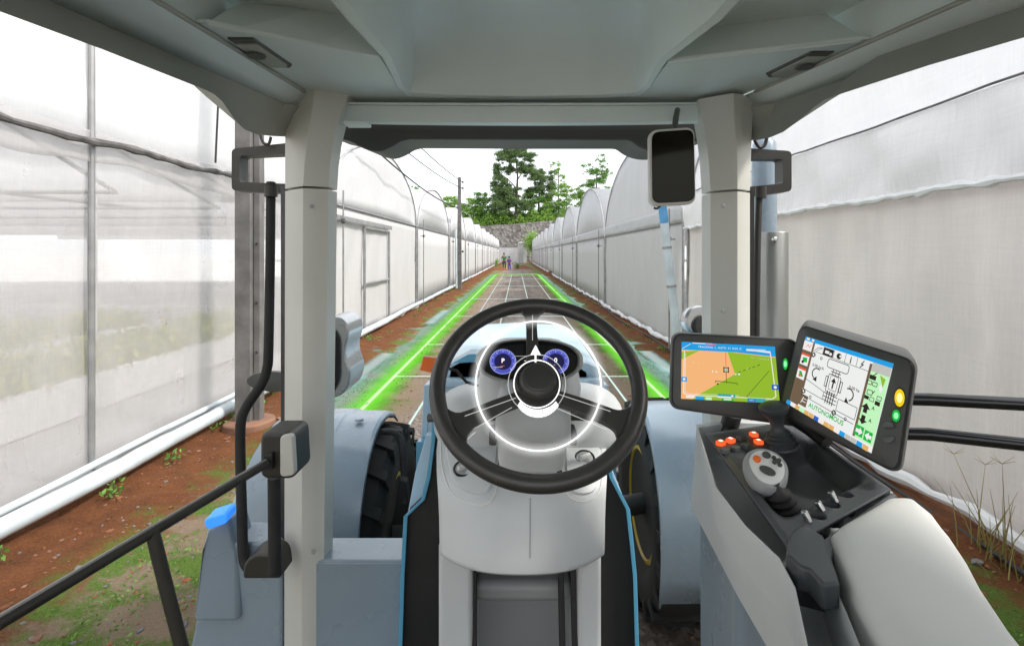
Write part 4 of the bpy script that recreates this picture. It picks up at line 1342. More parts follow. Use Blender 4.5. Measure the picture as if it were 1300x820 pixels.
lo = pillar([(1100, 361, 382, 411, 1.5, 1.43, 1.46), (731, 361, 382, 411, 1.5, 1.43, 1.46), (239, 362, 384, 417, 1.5, 1.43, 1.46)], -1).build('pillar', TR)
MB().prism([P(363, 238, 1.505), P(384, 238, 1.44), P(415, 238, 1.465), P(415, 238, 1.52), P(363, 238, 1.55)], (0, 0, 0.004), M['black']).build('pillar_joint', lo)
upl = pillar([(236, 362, 384, 417, 1.5, 1.43, 1.46), (205, 362, 386, 419, 1.5, 1.43, 1.46), (175, 362, 390, 423, 1.5, 1.43, 1.47), (150, 362, 394, 429, 1.5, 1.44, 1.48), (130, 362, 397, 436, 1.51, 1.45, 1.50), (106, 360, 399, 444, 1.53, 1.47, 1.53)], -1).build('pillar_head', lo)
ro = pillar([(1100, 903, 937, 952, 1.46, 1.41, 1.45), (731, 903, 937, 952, 1.46, 1.41, 1.45), (243, 902, 937, 952, 1.46, 1.41, 1.45)], 1).build('pillar', TR)
MB().prism([P(904, 241, 1.465), P(937, 241, 1.42), P(951, 241, 1.455), P(951, 241, 1.50), P(904, 241, 1.52)], (0, 0, 0.004), M['black']).build('pillar_joint', ro)
pillar([(240, 902, 937, 952, 1.46, 1.41, 1.45), (205, 900, 937, 953, 1.46, 1.41, 1.45), (175, 897, 935, 954, 1.47, 1.42, 1.46), (150, 893, 933, 955, 1.49, 1.43, 1.48), (118, 887, 932, 957, 1.52, 1.46, 1.51)], 1).build('pillar_head', ro)
mb = MB(); mb.prism([P(356.5, 236, 1.53), P(362.5, 236, 1.51), P(362.5, 236, 1.56), P(356.5, 236, 1.56)], (0, 0, -1.2), M['black']); mb.build('door_seal', lo)
mb = MB(); mb.prism([P(952, 243, 1.50), P(957.5, 243, 1.50), P(957.5, 243, 1.55), P(952, 243, 1.55)], (0, 0, -1.2), M['black']); mb.build('door_seal', ro)

for par, px, py, d in ((lo, 398, 700, 1.435), (lo, 396, 262, 1.435), (ro, 918, 262, 1.425), (ro, 918, 395, 1.425)):
    MB().lathe(P(px, py, d), (0, -1, 0), [(0.006, 0), (0.006, 0.002), (0.0035, 0.003), (0, 0.002)], M['console_d'], 16).build('pillar_screw', par)
# ---- mirror brackets, rods
for s, (outer, hole, d) in enumerate(((((294, 189), (372, 181), (372, 246), (294, 242)), ((304, 198), (374, 195), (374, 234), (304, 231)), 1.72),
                                     (((945, 188), (1005, 192), (1005, 243), (945, 250)), ((944, 201), (994, 202), (994, 233), (944, 238)), 1.72))):
    o_ = rounded([P(a, b, d) for a, b in outer], 0.016, 5); h_ = rounded([P(a, b, d) for a, b in hole], 0.008, 5)
    n = len(o_); mb = MB(); e = Vector((0, 0.055, 0))
    vs = o_ + h_ + [p + e for p in o_] + [p + e for p in h_]; fs = []
    for i in range(n):
        j = (i + 1) % n
        fs += [(i, j, n + j, n + i), (2 * n + i, 3 * n + i, 3 * n + j, 2 * n + j), (i, 2 * n + i, 2 * n + j, j), (n + i, n + j, 3 * n + j, 3 * n + i)]
    mb.add(vs, fs, M['bracket']); mb.build('mirror_bracket', TR, bevel=0.004)
mb = MB()
pth = [P(344, 232, 1.66), P(343, 330, 1.62), P(341, 440, 1.58), P(339, 468, 1.57), P(331, 489, 1.56), P(313, 516, 1.55), P(306, 535, 1.54), P(305, 570, 1.53), P(307, 650, 1.50), P(309, 705, 1.48), P(315, 720, 1.47)]
mb.tube(smooth_path(pth, 5), 0.0145, M['rubber'], 14); rod = mb.build('mirror_rod', TR)
MB().tube([P(344, 236, 1.64), P(344, 250, 1.64)], 0.02, M['bracket'], 14).build('rod_cap', rod)
mb = MB(); mb.tube([P(964, 243, 1.62), P(962, 300, 1.60), P(960, 420, 1.58), P(958, 560, 1.56)], 0.010, M['bracket'], 14); rod = mb.build('mirror_rod', TR)
MB().tube([P(966, 237, 1.61), P(966, 252, 1.61)], 0.016, M['bracket'], 12).build('rod_cap', rod)
MB().tube(smooth_path([P(330, 168, 1.7), P(334, 181, 1.7), P(341, 183, 1.7), P(344, 174, 1.7)], 5), 0.005, M['black'], 8).build('wiring_loop', TR)
MB().tube(smooth_path([P(958, 178, 1.7), P(964, 187, 1.7), P(971, 184, 1.7), P(974, 172, 1.7)], 5), 0.006, M['black'], 8).build('wiring_loop', TR)

# ---- exhaust stack
ex = MB().lathe(P(970, 440, 2.1), (0, 0, 1), [(0.048, -1.0), (0.048, 0.0), (0.048, 0.78), (0.045, 0.83), (0.03, 0.85)], M['fender'], 40).build('exhaust_stack', TR)
sh = MB().lathe(P(982, 440, 2.06), (0, 0, 1), [(0.054, -1.0), (0.054, 0.455), (0.051, 0.46), (0.0, 0.46)], M['steel'], 40).build('heat_shield', ex)
c_ = P(984, 304, 2.0); MB().lathe(c_, (0, -1, 0), [(0.010, -0.01), (0.010, 0.004), (0.006, 0.008), (0, 0.009)], M['chrome'], 16).build('screw', sh)

# ---- interior mirror
mo = rounded([P(825, 165, 1.30), P(882, 161, 1.27), P(884, 259, 1.27), P(826, 262, 1.30)], 0.022, 6)
mir = MB().prism(mo, (0, 0.03, 0), M['pillar']).build('interior_mirror', TR, bevel=0.005)
cen = sum(mo, Vector()) / len(mo)
MB().prism([cen + (p - cen) * 0.93 + Vector((0, -0.0035, 0)) for p in mo], (0, 0.003, 0), M['mirror']).build('mirror_glass', mir, bevel=0.001)
MB().tube([P(855, 180, 1.33), P(858, 150, 1.40), P(860, 140, 1.53)], 0.008, M['bezel'], 10).build('mirror_arm', mir)
MB().tube(smooth_path([P(838, 262, 1.31), P(834, 265, 1.31), P(830, 264, 1.31)], 4), 0.003, M['bezel'], 8).build('tilt_lever', mir)

# ---- side lamps
sh_out = smooth_path([P(412, 404, 1.7), P(428, 402, 1.7), P(440, 410, 1.7), P(443, 424, 1.7), P(439, 442, 1.7), P(440, 456, 1.7), P(445, 472, 1.7), P(442, 490, 1.7), P(432, 502, 1.7), P(412, 508, 1.7)], 4)
wl = MB().prism(sh_out, (0, 0.16, 0), M['dome']).build('side_lamp', TR, bevel=0.02, bseg=4)
fc = rounded([P(404, 420, 1.68), P(420, 416, 1.68), P(429, 430, 1.68), P(429, 485, 1.68), P(418, 505, 1.68), P(404, 509, 1.68)], 0.02, 4)
MB().prism(fc, (0, 0.02, 0), M['rubber']).build('lamp_face', wl, bevel=0.004)
c_ = P(345, 485, 1.68)
MB().lathe(c_, (0.1, 1, 0), [(0.0, 0), (0.09, 0.004), (0.093, 0.012), (0.085, 0.03), (0, 0.034)], M['bezel'], 36, sx=1.0, sy=0.36).build('lamp_back', wl)
c_ = P(884, 408, 1.85)
rl_ = MB().lathe(c_, (0.2, -1, 0.15), [(0.0, -0.06), (0.04, -0.045), (0.056, -0.01), (0.057, 0.02), (0.05, 0.03)], M['dome'], 40).build('side_lamp', TR)
MB().lathe(c_ + Vector((0.012, -0.035, -0.012)), (0.3, -1, 0.1), [(0.0, 0.0), (0.040, 0.0), (0.036, 0.008), (0, 0.01)], M['black'], 30).build('lamp_face', rl_)

# ---- door latch, grab rails, hinge post at the left
lt = rounded([P(329, 549, 1.22), P(372, 549, 1.22), P(375, 609, 1.22), P(329, 609, 1.22)], 0.022, 6)
la_ = MB().prism(lt, (0, 0.10, 0), M['bracket']).build('door_latch', TR, bevel=0.012, bseg=4)
MB().prism([P(334, 578, 1.205), P(345, 576, 1.205), P(345, 597, 1.205), P(334, 598, 1.205)], (0, 0.02, 0), M['black']).build('latch_slot', la_, bevel=0.002)
MB().prism(rounded([P(355, 553, 1.212), P(371, 552, 1.212), P(374, 604, 1.212), P(355, 606, 1.212)], 0.012, 4), (0, 0.02, 0), M['pillar']).build('latch_plate', la_, bevel=0.004)
ra_, rb_ = P(338, 588, 1.20), P(98, 731, 0.82)
rail = MB().tube([ra_, ra_.lerp(rb_, .5), rb_, rb_ + (rb_ - ra_) * 0.5], 0.0105, M['bracket'], 14).build('grab_rail', TR)
MB().tube([ra_ + Vector((0, -0.004, 0.009)), rb_ + Vector((0, -0.004, 0.009)), rb_ + (rb_ - ra_) * 0.5 + Vector((0, -0.004, 0.009))], 0.0035, M['steel'], 8).build('rail_edge', rail)
pj = ra_.lerp(rb_, 0.69)
MB().tube([pj, pj + Vector((0.035, 0.0, -0.14)), pj + Vector((0.11, 0, -0.42))], 0.0115, M['bracket'], 12).build('rail_strut', rail)
MB().tube([P(348, 606, 1.30), P(349, 728, 1.30)], 0.0155, M['rubber'], 16).build('hinge_post', TR)
kb = smooth_path([P(308, 735, 1.36), P(310, 716, 1.36), P(322, 705, 1.36), P(340, 704, 1.36), P(352, 712, 1.36), P(356, 735, 1.36)], 4)
MB().prism(kb, (0, 0.08, 0), M['bracket']).build('hinge_base', TR, bevel=0.01)
# right-hand grab rails
for y0_, y1_ in ((507, 513), (551, 564)):
    MB().tube([P(1090, y0_ - 2, 1.15), P(1180, y0_, 1.1), P(1300, y1_, 1.05), P(1420, y1_ + 8, 1.0)], 0.0135, M['glossblack'], 16).build('grab_rail', TR)
for px in (1400,):
    MB().tube([P(px, 500, 1.01), P(px, 700, 1.01)], 0.02, M['glossblack'], 14).build('rail_post', TR)

# ---- bonnet
def hood_ring(d, xl, xr, zt, zb, cham=0.05, flare=0.03):
    z0 = H + zt; z1 = H + zb
    pts = [(xl - flare, z1), (xl - flare * .3, z1 + (z0 - z1) * .55), (xl, z0 - cham), (xl + cham * .35, z0 - cham * .35), (xl + cham, z0 - 0.004), ((xl + xr) / 2, z0 + 0.012), (xr - cham, z0 - 0.004), (xr - cham * .35, z0 - cham * .35), (xr, z0 - cham), (xr + flare * .3, z1 + (z0 - z1) * .55), (xr + flare, z1)]
    return [Vector((x, d, z)) for x, z in pts]


mb = MB()
mb.loft([hood_ring(1.62, -.275, .275, -.345, -1.0), hood_ring(1.9, -.30, .30, -.375, -1.0), hood_ring(2.4, -.335, .325, -.405, -1.05), hood_ring(2.9, -.36, .335, -.425, -1.05), hood_ring(3.15, -.35, .325, -.437, -1.05), hood_ring(3.26, -.31, .28, -.48, -1.0)], M['lblue'], closed=True)
hood = mb.build('bonnet', TR)
for sx, x in ((-1, -.285), (1, .282)):
    mb = MB(); mb.prism([Vector((x + sx * 0.012, 1.64, H - .42)), Vector((x + sx * 0.012, 2.7, H - .50)), Vector((x + sx * 0.02, 2.7, H - .56)), Vector((x + sx * 0.024, 1.64, H - .62))], (-sx * 0.02, 0, 0), M['lblue']); mb.build('side_panel', hood, bevel=0.004)
    mb = MB(); mb.prism([Vector((x + sx * 0.025, 1.58, H - .58)), Vector((x + sx * 0.025, 2.3, H - .66)), Vector((x + sx * 0.05, 2.1, H - 1.0)), Vector((x + sx * 0.03, 1.58, H - 1.05))], (-sx * 0.03, 0, 0), M['blue']); mb.build('lower_panel', hood, bevel=0.004)
# blue cowl at the foot of the windscreen
for a in ((563, 492, 569, 463, 594, 449, 616, 449, 616, 492), (797 - 46, 492, 797 - 48, 470, 722, 452, 706, 450, 706, 492)):
    q = [P(a[i], a[i + 1], 1.62) for i in range(0, 10, 2)]
    MB().prism(q, (0, 0.14, -0.01), M['blue']).build('cowl', hood, bevel=0.012)
MB().prism([P(556, 482, 1.57), P(765, 482, 1.57), P(765, 493, 1.57), P(556, 493, 1.57)], (0, 0.04, 0), M['lblue']).build('cowl_lip', hood, bevel=0.008)

# ---- front wheels, mudguards, lights
def wheel(xc, w, yc, zc_, R0, inner):
    """tyre with tread bars; inner = side (+1/-1) that faces the bonnet"""
    c0 = Vector((xc, yc, zc_)); ax = Vector((1, 0, 0))
    t = MB(); h = w / 2
    t.lathe(c0, ax, [(R0 * .52, -h * .8), (R0 * .62, -h * .98), (R0 * .84, -h), (R0 * .95, -h * .86), (R0 * .975, -h * .4), (R0 * .975, h * .4), (R0 * .95, h * .86), (R0 * .84, h), (R0 * .62, h * .98), (R0 * .52, h * .8)], M['rubber'], 72)
    wv = thing_part('front_wheel', TR, c0)
    for k in range(20):
        for sx in (-1, 1):
            a = 2 * math.pi * (k + (0.5 if sx > 0 else 0)) / 20
            pts = []
            for (hx, da, rr) in ((0.02, 0.0, 1.0), (0.55, .10, 1.0), (1.02, .16, .97), (1.04, .17, .84)):
                for dd in (-0.045, 0.045):
                    q = a + da + dd
                    pts.append(c0 + Vector((sx * h * hx, math.cos(q) * R0 * rr, math.sin(q) * R0 * rr)))
            low = []
            for (hx, da, rr) in ((0.02, 0.0, .95), (0.55, .10, .95), (1.0, .16, .92), (1.0, .17, .80)):
                for dd in (-0.055, 0.055):
                    q = a + da + dd
                    low.append(c0 + Vector((sx * h * hx, math.cos(q) * R0 * rr, math.sin(q) * R0 * rr)))
            fs = []
            for i in range(3):
                b_ = 2 * i; fs += [(b_, b_ + 2, b_ + 3, b_ + 1), (b_, b_ + 8, b_ + 10, b_ + 2), (b_ + 1, b_ + 3, b_ + 11, b_ + 9)]
            fs += [(0, 1, 9, 8), (6, 14, 15, 7)]
            t.add(pts + low, fs, M['rubber'])
    t.build('tyre', wv, origin=c0)
    r = MB(); s_ = inner
    r.lathe(c0, ax * s_, [(R0 * .53, -h * .8), (R0 * .54, h * .82), (R0 * .50, h * .86), (R0 * .46, h * .6), (R0 * .40, h * .35), (R0 * .2, h * .3), (R0 * .18, h * .55), (0, h * .55)], M['yellow'], 48)
    r.build('rim', wv, origin=c0)
    return wv


def thing_part(name, parent, loc):
    o = bpy.data.objects.new(name, None); COL.objects.link(o); o.empty_display_size = 0.1
    o.parent = parent; o.location = Vector(loc) - WORLD_POS[parent]; WORLD_POS[o] = Vector(loc); return o


wheel(-.73, .38, 2.40, 0.495, 0.495, 1)
wheel(.80, .38, 2.64, 0.52, 0.52, -1)


def mudguard(xi, xo, prof, lip):
    """prof: list of (d, z) along the guard's back from front-top to lower-rear"""
    mb = MB(); rings = []
    s = 1 if xo > xi else -1
    for d, z, wd in prof:
        a, b = xi, xi + (xo - xi) * wd
        rings.append([Vector((a, d + 0.012, H + z - lip)), Vector((a, d, H + z - 0.012)), Vector((a + s * 0.012, d, H + z)), Vector((a + (b - a) * .33, d, H + z + 0.003)), Vector((a + (b - a) * .345, d, H + z + 0.010)), Vector((a + (b - a) * .36, d, H + z + 0.010)), Vector((b - s * 0.08, d, H + z + 0.004)), Vector((b - s * 0.02, d, H + z - 0.015)), Vector((b, d, H + z - 0.06)), Vector((b, d, H + z - 0.10))])
    mb.loft(rings, M['fender'], closed=False, caps=False)
    return mb.build('mudguard', TR, solid=0.008)


pf = [(2.52, -.80, 1), (2.45, -.752, 1), (2.36, -.722, 1), (2.28, -.712, 1), (2.2, -.714, 1), (2.12, -.735, 1.0), (2.03, -.79, 1.02), (1.96, -.87, 1.04), (1.91, -.97, 1.06), (1.88, -1.07, 1.08), (1.87, -1.2, 1.1)]
mg = mudguard(-.585, -1.06, pf, 0.03)
c_ = P(458, 531, 2.19); MB().lathe(Vector((c_.x, 2.17, H - .708)), (0, 0, 1), [(0.0, 0.012), (0.016, 0.010), (0.018, 0.0)], M['fender'], 20).build('bolt', mg)
mudguard(.59, 1.35, [(a + .22, b - 0.02, c) for a, b, c in pf] + [(2.10, -1.34, 1.1), (2.12, -1.45, 1.1)], 0.03)
mb = MB(); mb.tube(smooth_path([P(484, 548, 2.2), P(498, 548, 2.2), P(507, 556, 2.2), P(511, 572, 2.18), P(513, 606, 2.15), P(514, 640, 2.1)], 5), 0.014, M['rubber'], 12); mb.build('guard_bracket', mg)
mb = MB(); mb.prism([P(507, 608, 2.1), P(516, 612, 2.1), P(518, 640, 2.1), P(512, 667, 2.1), P(497, 667, 2.1)], (0, 0.05, 0), M['rubber']); mb.build('bracket_plate', mg, bevel=0.006)
mb = MB(); mb.tube([Vector((-.58, 2.4, .49)), Vector((-.2, 2.45, .52))], 0.07, M['bezel'], 16); mb.tube([Vector((.68, 2.64, .52)), Vector((.25, 2.5, .52))], 0.05, M['bezel'], 16)
mb.box((0.04, 2.35, 0.62), (0.6, 0.5, 0.3), M['black']); mb.build('front_axle', TR, bevel=0.01)
# step box and outer platform left of the cab
mb = MB(); mb.prism([P(408, 683, 1.62), P(500, 683, 1.62), P(509, 686, 1.60), P(510, 710, 1.45), P(510, 900, 1.45), P(408, 900, 1.45), P(408, 712, 1.45)], (0, 0.0, 0), M['fender']);
mb = MB()
xa, xb = P(400, 700, 1.45).x, P(511, 712, 1.45).x
mb.prism([Vector((xa, 1.45, H - .875)), Vector((xb, 1.45, H - .875)), Vector((xb, 1.45, H - 1.35)), Vector((xa, 1.45, H - 1.35))], (0, 0.12, 0), M['fender'])
mb.prism([Vector((xa, 1.45, H - .875)), Vector((xa, 1.455, H - .869)), Vector((xa, 1.58, H - .875)), Vector((xa, 1.58, H - .90))], (xb - xa, 0, 0), M['fender'])
mb.build('side_box', TR, bevel=0.012)
mb = MB(); mb.prism([P(268, 688, 1.5), P(358, 688, 1.5), P(358, 900, 1.5), P(225, 900, 1.5)], (0, 0.12, 0.0), M['fender'])
pf_ = mb.build('outer_step', TR, bevel=0.012)
mb = MB(); mb.prism([P(262, 670, 1.48), P(290, 656, 1.5), P(303, 700, 1.5), P(303, 790, 1.48), P(244, 790, 1.46), P(256, 700, 1.46)], (0, 0.10, 0), M['fender']); bx = mb.build('lamp_housing', pf_, bevel=0.014)
mb = MB(); mb.prism(rounded([P(258, 660, 1.46), P(287, 651, 1.46), P(289, 664, 1.46), P(262, 673, 1.46)], 0.012, 4), (0, 0.05, 0.008), M['bluelamp']); mb.build('blue_marker_lamp', pf_, bevel=0.006)

# ---- dark lower bulkhead with blue edge strips, floor
def bulk(px_pts, name):
    mb = MB(); mb.prism([P(a, b, 1.42) for a, b in px_pts], (0, 0.05, 0), M['black']); return mb.build(name, TR, bevel=0.003)


bk = bulk([(560, 545), (551, 548), (549, 585), (540, 632), (516, 655), (512, 731), (509, 900), (600, 900), (600, 545)], 'bulkhead')
bk2 = bulk([(760, 545), (768, 556), (774, 604), (795, 645), (800, 680), (804, 731), (808, 900), (720, 900), (720, 545)], 'bulkhead')
for pts, par in ((((552, 505), (550, 560), (544, 606), (537, 634), (515, 655), (511, 731), (506, 900)), bk), (((764, 520), (769, 560), (776, 606), (797, 646), (802, 690), (806, 731), (811, 900)), bk2)):
    mb = MB(); rings = []
    for a, b in pts:
        s = 2.6; rings.append([P(a - s, b, 1.40), P(a + s, b, 1.40), P(a + s, b, 1.45), P(a - s, b, 1.45)])
    mb.loft(rings, M['blue'], smooth=False); mb.build('edge_strip', par, bevel=0.002)
for pts, par in ((((538, 632), (551, 585), (556, 500), (549, 545), (540, 600), (519, 640), (517, 652)), bk), (((768, 572), (781, 605), (796, 643), (779, 628), (768, 611)), bk2)):
    MB().prism([P(a, b, 1.47) for a, b in (pts if par is bk2 else ((552, 552), (551, 590), (539, 632), (517, 654), (527, 600), (541, 552)))], (0, 0.03, 0), M['lblue']).build('skirt_panel', par, bevel=0.003)
mb = MB(); mb.box((0.03, 0.75, H - 1.30), (1.35, 1.55, 0.05), M['rubber']); fl_ = mb.build('cab_floor', TR, bevel=0.01)
for k in range(14): MB().box((0.03 + (k - 6.5) * 0.045, 0.9, H - 1.272), (0.02, 0.7, 0.008), M['rubber']).build('mat_rib', fl_)

# ---- steering console
CX = 0.012


def console_pt(u, d, z, hw, bulge):
    """u in -1..1 across the rounded front, beyond that round the corner and backwards"""
    a = abs(u)
    if a <= 1:
        return Vector((CX + hw * (u * 0.97), d + bulge * a ** 2.6, H + z))
    k = a - 1; s = 1 if u > 0 else -1
    return Vector((CX + s * hw * (0.97 + 0.03 * min(1, k * 6)), d + bulge + 0.01 + k * 0.5, H + z + 0.0))


us = [-1.55, -1.2, -1.05] + [-1 + 0.05 * k for k in range(41)] + [1.05, 1.2, 1.55]
rows = [(1.35, -.462, .222, 0.0), (1.30, -.466, .220, 0.01), (1.22, -.482, .214, .03), (1.15, -.506, .205, .045), (1.118, -.522, .200, .055), (1.100, -.538, .1965, .06), (1.090, -.556, .194, .062),
        (1.078, -.59, .191, .065), (1.066, -.625, .189, .068), (1.056, -.652, .187, .07), (1.055, -.660, .186, .07), (1.062, -.667, .184, .07), (1.085, -.671, .178, .07), (1.14, -.672, .160, .07)]
mb = MB(); mb.loft([[console_pt(u, *r) for u in us] for r in rows], M['console'], closed=False, caps=False)
con = mb.build('steering_console', TR, solid=0.006, soff=-1, sharp=50)
con_bvh = BVHTree.FromPolygons([tuple(v) for v in mb.v], mb.f)


def hit(px, py, off=0.0, bvh=None, maxd=10):
    r = (P(px, py, 1.0) - Vector((0, 0, H))).normalized()
    h_ = (bvh or con_bvh).ray_cast(Vector((0, 0, H)), r, maxd)
    if h_[0] is None: return P(px, py, 1.15)
    n = h_[1] if h_[1].dot(r) < 0 else -h_[1]
    return h_[0] + n * off


def trim_line(pxs, r=0.0016, m=None, par=None, closed=False, name='trim_line', off=0.0006):
    pts = smooth_path([(a, b, 0) for a, b in pxs], 5, closed)
    MB().tube([hit(p.x, p.y, off) for p in pts], r, m or M['pad'], 6).build(name, par or con)


def pad_on(pxs, h_, m, name, par=None):
    """A raised pad whose outline follows the console surface."""
    pts = smooth_path([(a, b, 0) for a, b in pxs], 5, True)
    cx = sum(p.x for p in pts) / len(pts); cy = sum(p.y for p in pts) / len(pts)
    rings = []
    for k, (s, o) in enumerate(((1.0, 0.0), (0.985, h_ * .6), (0.95, h_), (0.7, h_ * 1.1), (0.4, h_ * 1.1), (0.02, h_ * 1.1))):
        rings.append([hit(cx + (p.x - cx) * s, cy + (p.y - cy) * s, o) for p in pts])
    mb = MB(); mb.loft(rings, m, closed=True, caps=True); return mb.build(name, par or con)


trim_line([(559, 560), (561, 590), (568, 615), (580, 631), (600, 639), (618, 640), (628, 628), (632, 606)])
trim_line([(764, 560), (765, 590), (762, 618), (754, 632), (737, 637), (722, 630), (716, 616)])
pad_on([(567, 556), (600, 552), (628, 553), (630, 590), (624, 618), (612, 628), (588, 622), (573, 604)], 0.006, M['console'], 'side_pad')
pad_on([(722, 552), (757, 553), (760, 590), (757, 618), (744, 628), (726, 624), (719, 600)], 0.006, M['console'], 'side_pad')
trim_line([(673, 632), (673, 660), (673, 690), (673, 708)], 0.0012, M['console_d'])
for (px, py, rx, ry) in ((589, 597, 12, 12), (742, 584, 12, 13), (741, 556, 10, 8)):
    p = hit(px, py, 0.006); n = Vector((0, -0.45, 0.9)).normalized()
    kn = MB().ring(p, (1, 0, 0), (0, n.z, -n.y), 0.0215, 0.0032, M['glossblack'], 40, 8).build('rotary_knob', con)
    MB().lathe(p, n, [(0.021, -0.006), (0.021, 0.0), (0.018, 0.002), (0, 0.002)], M['console_d'], 32).build('knob_cap', con)
    MB().box(p + n * 0.006, (0.032, 0.008, 0.012), M['pad'], Matrix.Rotation(0.7, 3, 'Z') @ Matrix.Rotation(0.4, 3, 'X')).build('knob_grip', con, bevel=0.003)
# legs and recess below the console
for a, b in ((557, 600), (733, 763)):
    xl, xr = P(a, 710, 1.16).x, P(b, 710, 1.16).x
    MB().prism([Vector((xl, 1.15, H - .65)), Vector((xr, 1.15, H - .65)), Vector((xr, 1.15, H - 1.275)), Vector((xl, 1.15, H - 1.275))], (0, 0.2, 0), M['console']).build('console_leg', con, bevel=0.012)
MB().box((0.015, 1.36, H - .95), (0.33, 0.03, 0.62), M['console_d']).build('recess_panel', con, bevel=0.004)
MB().box((0.015, 1.30, H - .83), (0.24, 0.10, 0.05), M['console_d']).build('recess_ledge', con, bevel=0.02)
for k, (px, w_) in enumerate(((601, .016), (711, .014), (727, .016))):
    c_ = P(px, 720, 1.2)
    pd = MB(); pd.prism([Vector((c_.x - w_ / 2, 1.2, H - .64)), Vector((c_.x + w_ / 2, 1.2, H - .64)), Vector((c_.x + w_ * .8, 1.12, H - 1.1)), Vector((c_.x - w_ * .2, 1.12, H - 1.1))], (0, 0.02, 0), M['black'])
    po = pd.build('pedal_arm', con, bevel=0.003)
    MB().box((c_.x + 0.006, 1.09, H - 1.13), (0.075, 0.02, 0.08), M['rubber'], Matrix.Rotation(-0.5, 3, 'X')).build('pedal', con, bevel=0.006)

# ---- steering column shroud
def rrect(cx, y0_, y1_, w, z, r=0.02, n=5):
    return rounded([Vector((cx - w / 2, y0_, z)), Vector((cx + w / 2, y0_, z)), Vector((cx + w / 2, y1_, z)), Vector((cx - w / 2, y1_, z))], r, n)


sc = 0.034
mb = MB()
mb.loft([rrect(sc, 1.06, 1.2, .10, H - .275, .04), rrect(sc, 1.035, 1.22, .135, H - .292, .035), rrect(sc, 1.025, 1.24, .152, H - .31, .03), rrect(sc, 1.03, 1.27, .156, H - .345, .026), rrect(sc, 1.04, 1.29, .157, H - .380, .024), rrect(sc + .003, 1.043, 1.3, .154, H - .386, .024)], M['console'])
col = mb.build('steering_column', TR)
mb = MB(); mb.loft([rrect(sc - .002, 1.052, 1.3, .146, H - .384, .03), rrect(sc - .002, 1.055, 1.3, .144, H - .43, .03), rrect(sc - .002, 1.06, 1.3, .138, H - .452, .034), rrect(sc - .002, 1.075, 1.3, .11, H - .461, .03)], M['console']); mb.build('column_shroud', col)
mb = MB(); mb.loft([rrect(sc - .002, 1.10, 1.3, .112, H - .455, .014), rrect(sc - .002, 1.135, 1.3, .112, H - .525, .014)], M['console']); mb.build('column_base', col)
MB().box((sc - .004, 1.15, H - .485), (.142, 0.02, 0.06), M['black']).build('column_gap', col)
for sx in (-1, 1):
    MB().box((sc + sx * .084, 1.09, H - .385), (.016, 0.05, 0.03), M['bezel']).build('column_clip', col, bevel=0.004)
    MB().tube([Vector((sc + sx * .08, 1.12, H - .355)), Vector((sc + sx * .20, 1.16, H - .37)), Vector((sc + sx * .235, 1.17, H - .375))], 0.010, M['bezel'], 12).build('column_stalk', col)

# ---- dashboard and instrument cluster
mb = MB()
def sellip(cx, cy, cz, rx, ry, rz, m, mb, e=0.8):
    rings = []
    for i in range(1, 16):
        a = math.pi * i / 16 - math.pi / 2
        ca = abs(math.cos(a)) ** e; sa = math.copysign(abs(math.sin(a)) ** e, a)
        rings.append([Vector((cx + rx * ca * math.copysign(abs(math.cos(q)) ** e, math.cos(q)), cy + ry * ca * math.copysign(abs(math.sin(q)) ** e, math.sin(q)), cz + rz * sa)) for q in [2 * math.pi * k / 40 for k in range(40)]])
    mb.loft(rings, m)


sellip(-.083, 1.36, H - .435, .135, .12, .085, M['console'], mb)
sellip(.155, 1.36, H - .435, .125, .12, .085, M['console'], mb)
dash = mb.build('dashboard', TR)
mb = MB()
mb.loft([rrect(.03, 1.15, 1.40, .20, H - .40, .05), rrect(.03, 1.14, 1.40, .238, H - .355, .06), rrect(.03, 1.15, 1.40, .242, H - .31, .06), rrect(.03, 1.19, 1.40, .232, H - .262, .06), rrect(.03, 1.23, 1.40, .205, H - .238, .06), rrect(.03, 1.27, 1.38, .16, H - .226, .05)], M['console'])
mb.build('cluster_housing', dash)
# cluster face plane, tilted up towards the driver
cc = P(672, 458, 1.14); cn = Vector((0, -.86, .51)).normalized(); CU = Vector((1, 0, 0)); CV = CU.cross(cn) * -1
if CV.z < 0: CV = -CV
CP = Plane(cc, cn)
def oval(s, off, n=60, rx=67, ry=27.5):
    out = []
    for k in range(n):
        a = 2 * math.pi * k / n
        out.append(CP.at(672 + rx * s * math.copysign(abs(math.cos(a)) ** .85, math.cos(a)), 458 - ry * s * math.copysign(abs(math.sin(a)) ** .85, math.sin(a)), off))
    return out
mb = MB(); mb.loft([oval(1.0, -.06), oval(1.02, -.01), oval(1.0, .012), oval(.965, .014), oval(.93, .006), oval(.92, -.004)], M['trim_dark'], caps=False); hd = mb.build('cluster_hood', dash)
mb = MB(); mb.poly(oval(.94, -.002), M['glossblack'])
def cl(px, py, off=0.0): return CP.at(px, py, off)
def disc(mb, px, py, r, m, off, n=40, ry=None, r0=0.0):
    ry = ry or r
    o_ = [cl(px + r * math.cos(2 * math.pi * k / n), py - ry * math.sin(2 * math.pi * k / n), off) for k in range(n)]
    if r0 == 0: mb.add(o_, [tuple(range(n))], m)
    else:
        i_ = [cl(px + r * r0 * math.cos(2 * math.pi * k / n), py - ry * r0 * math.sin(2 * math.pi * k / n), off) for k in range(n)]
        mb.add(o_ + i_, [(k, (k + 1) % n, n + (k + 1) % n, n + k) for k in range(n)], m)
def gtext(mb, body, px, py, h_, m, off, pl_=None):
    vs, fs = text_polys(body, 1.0, 0.01)
    if vs: mb.add([cl(px + x * h_, py - y * h_, off) for x, y, z in vs], fs, m)
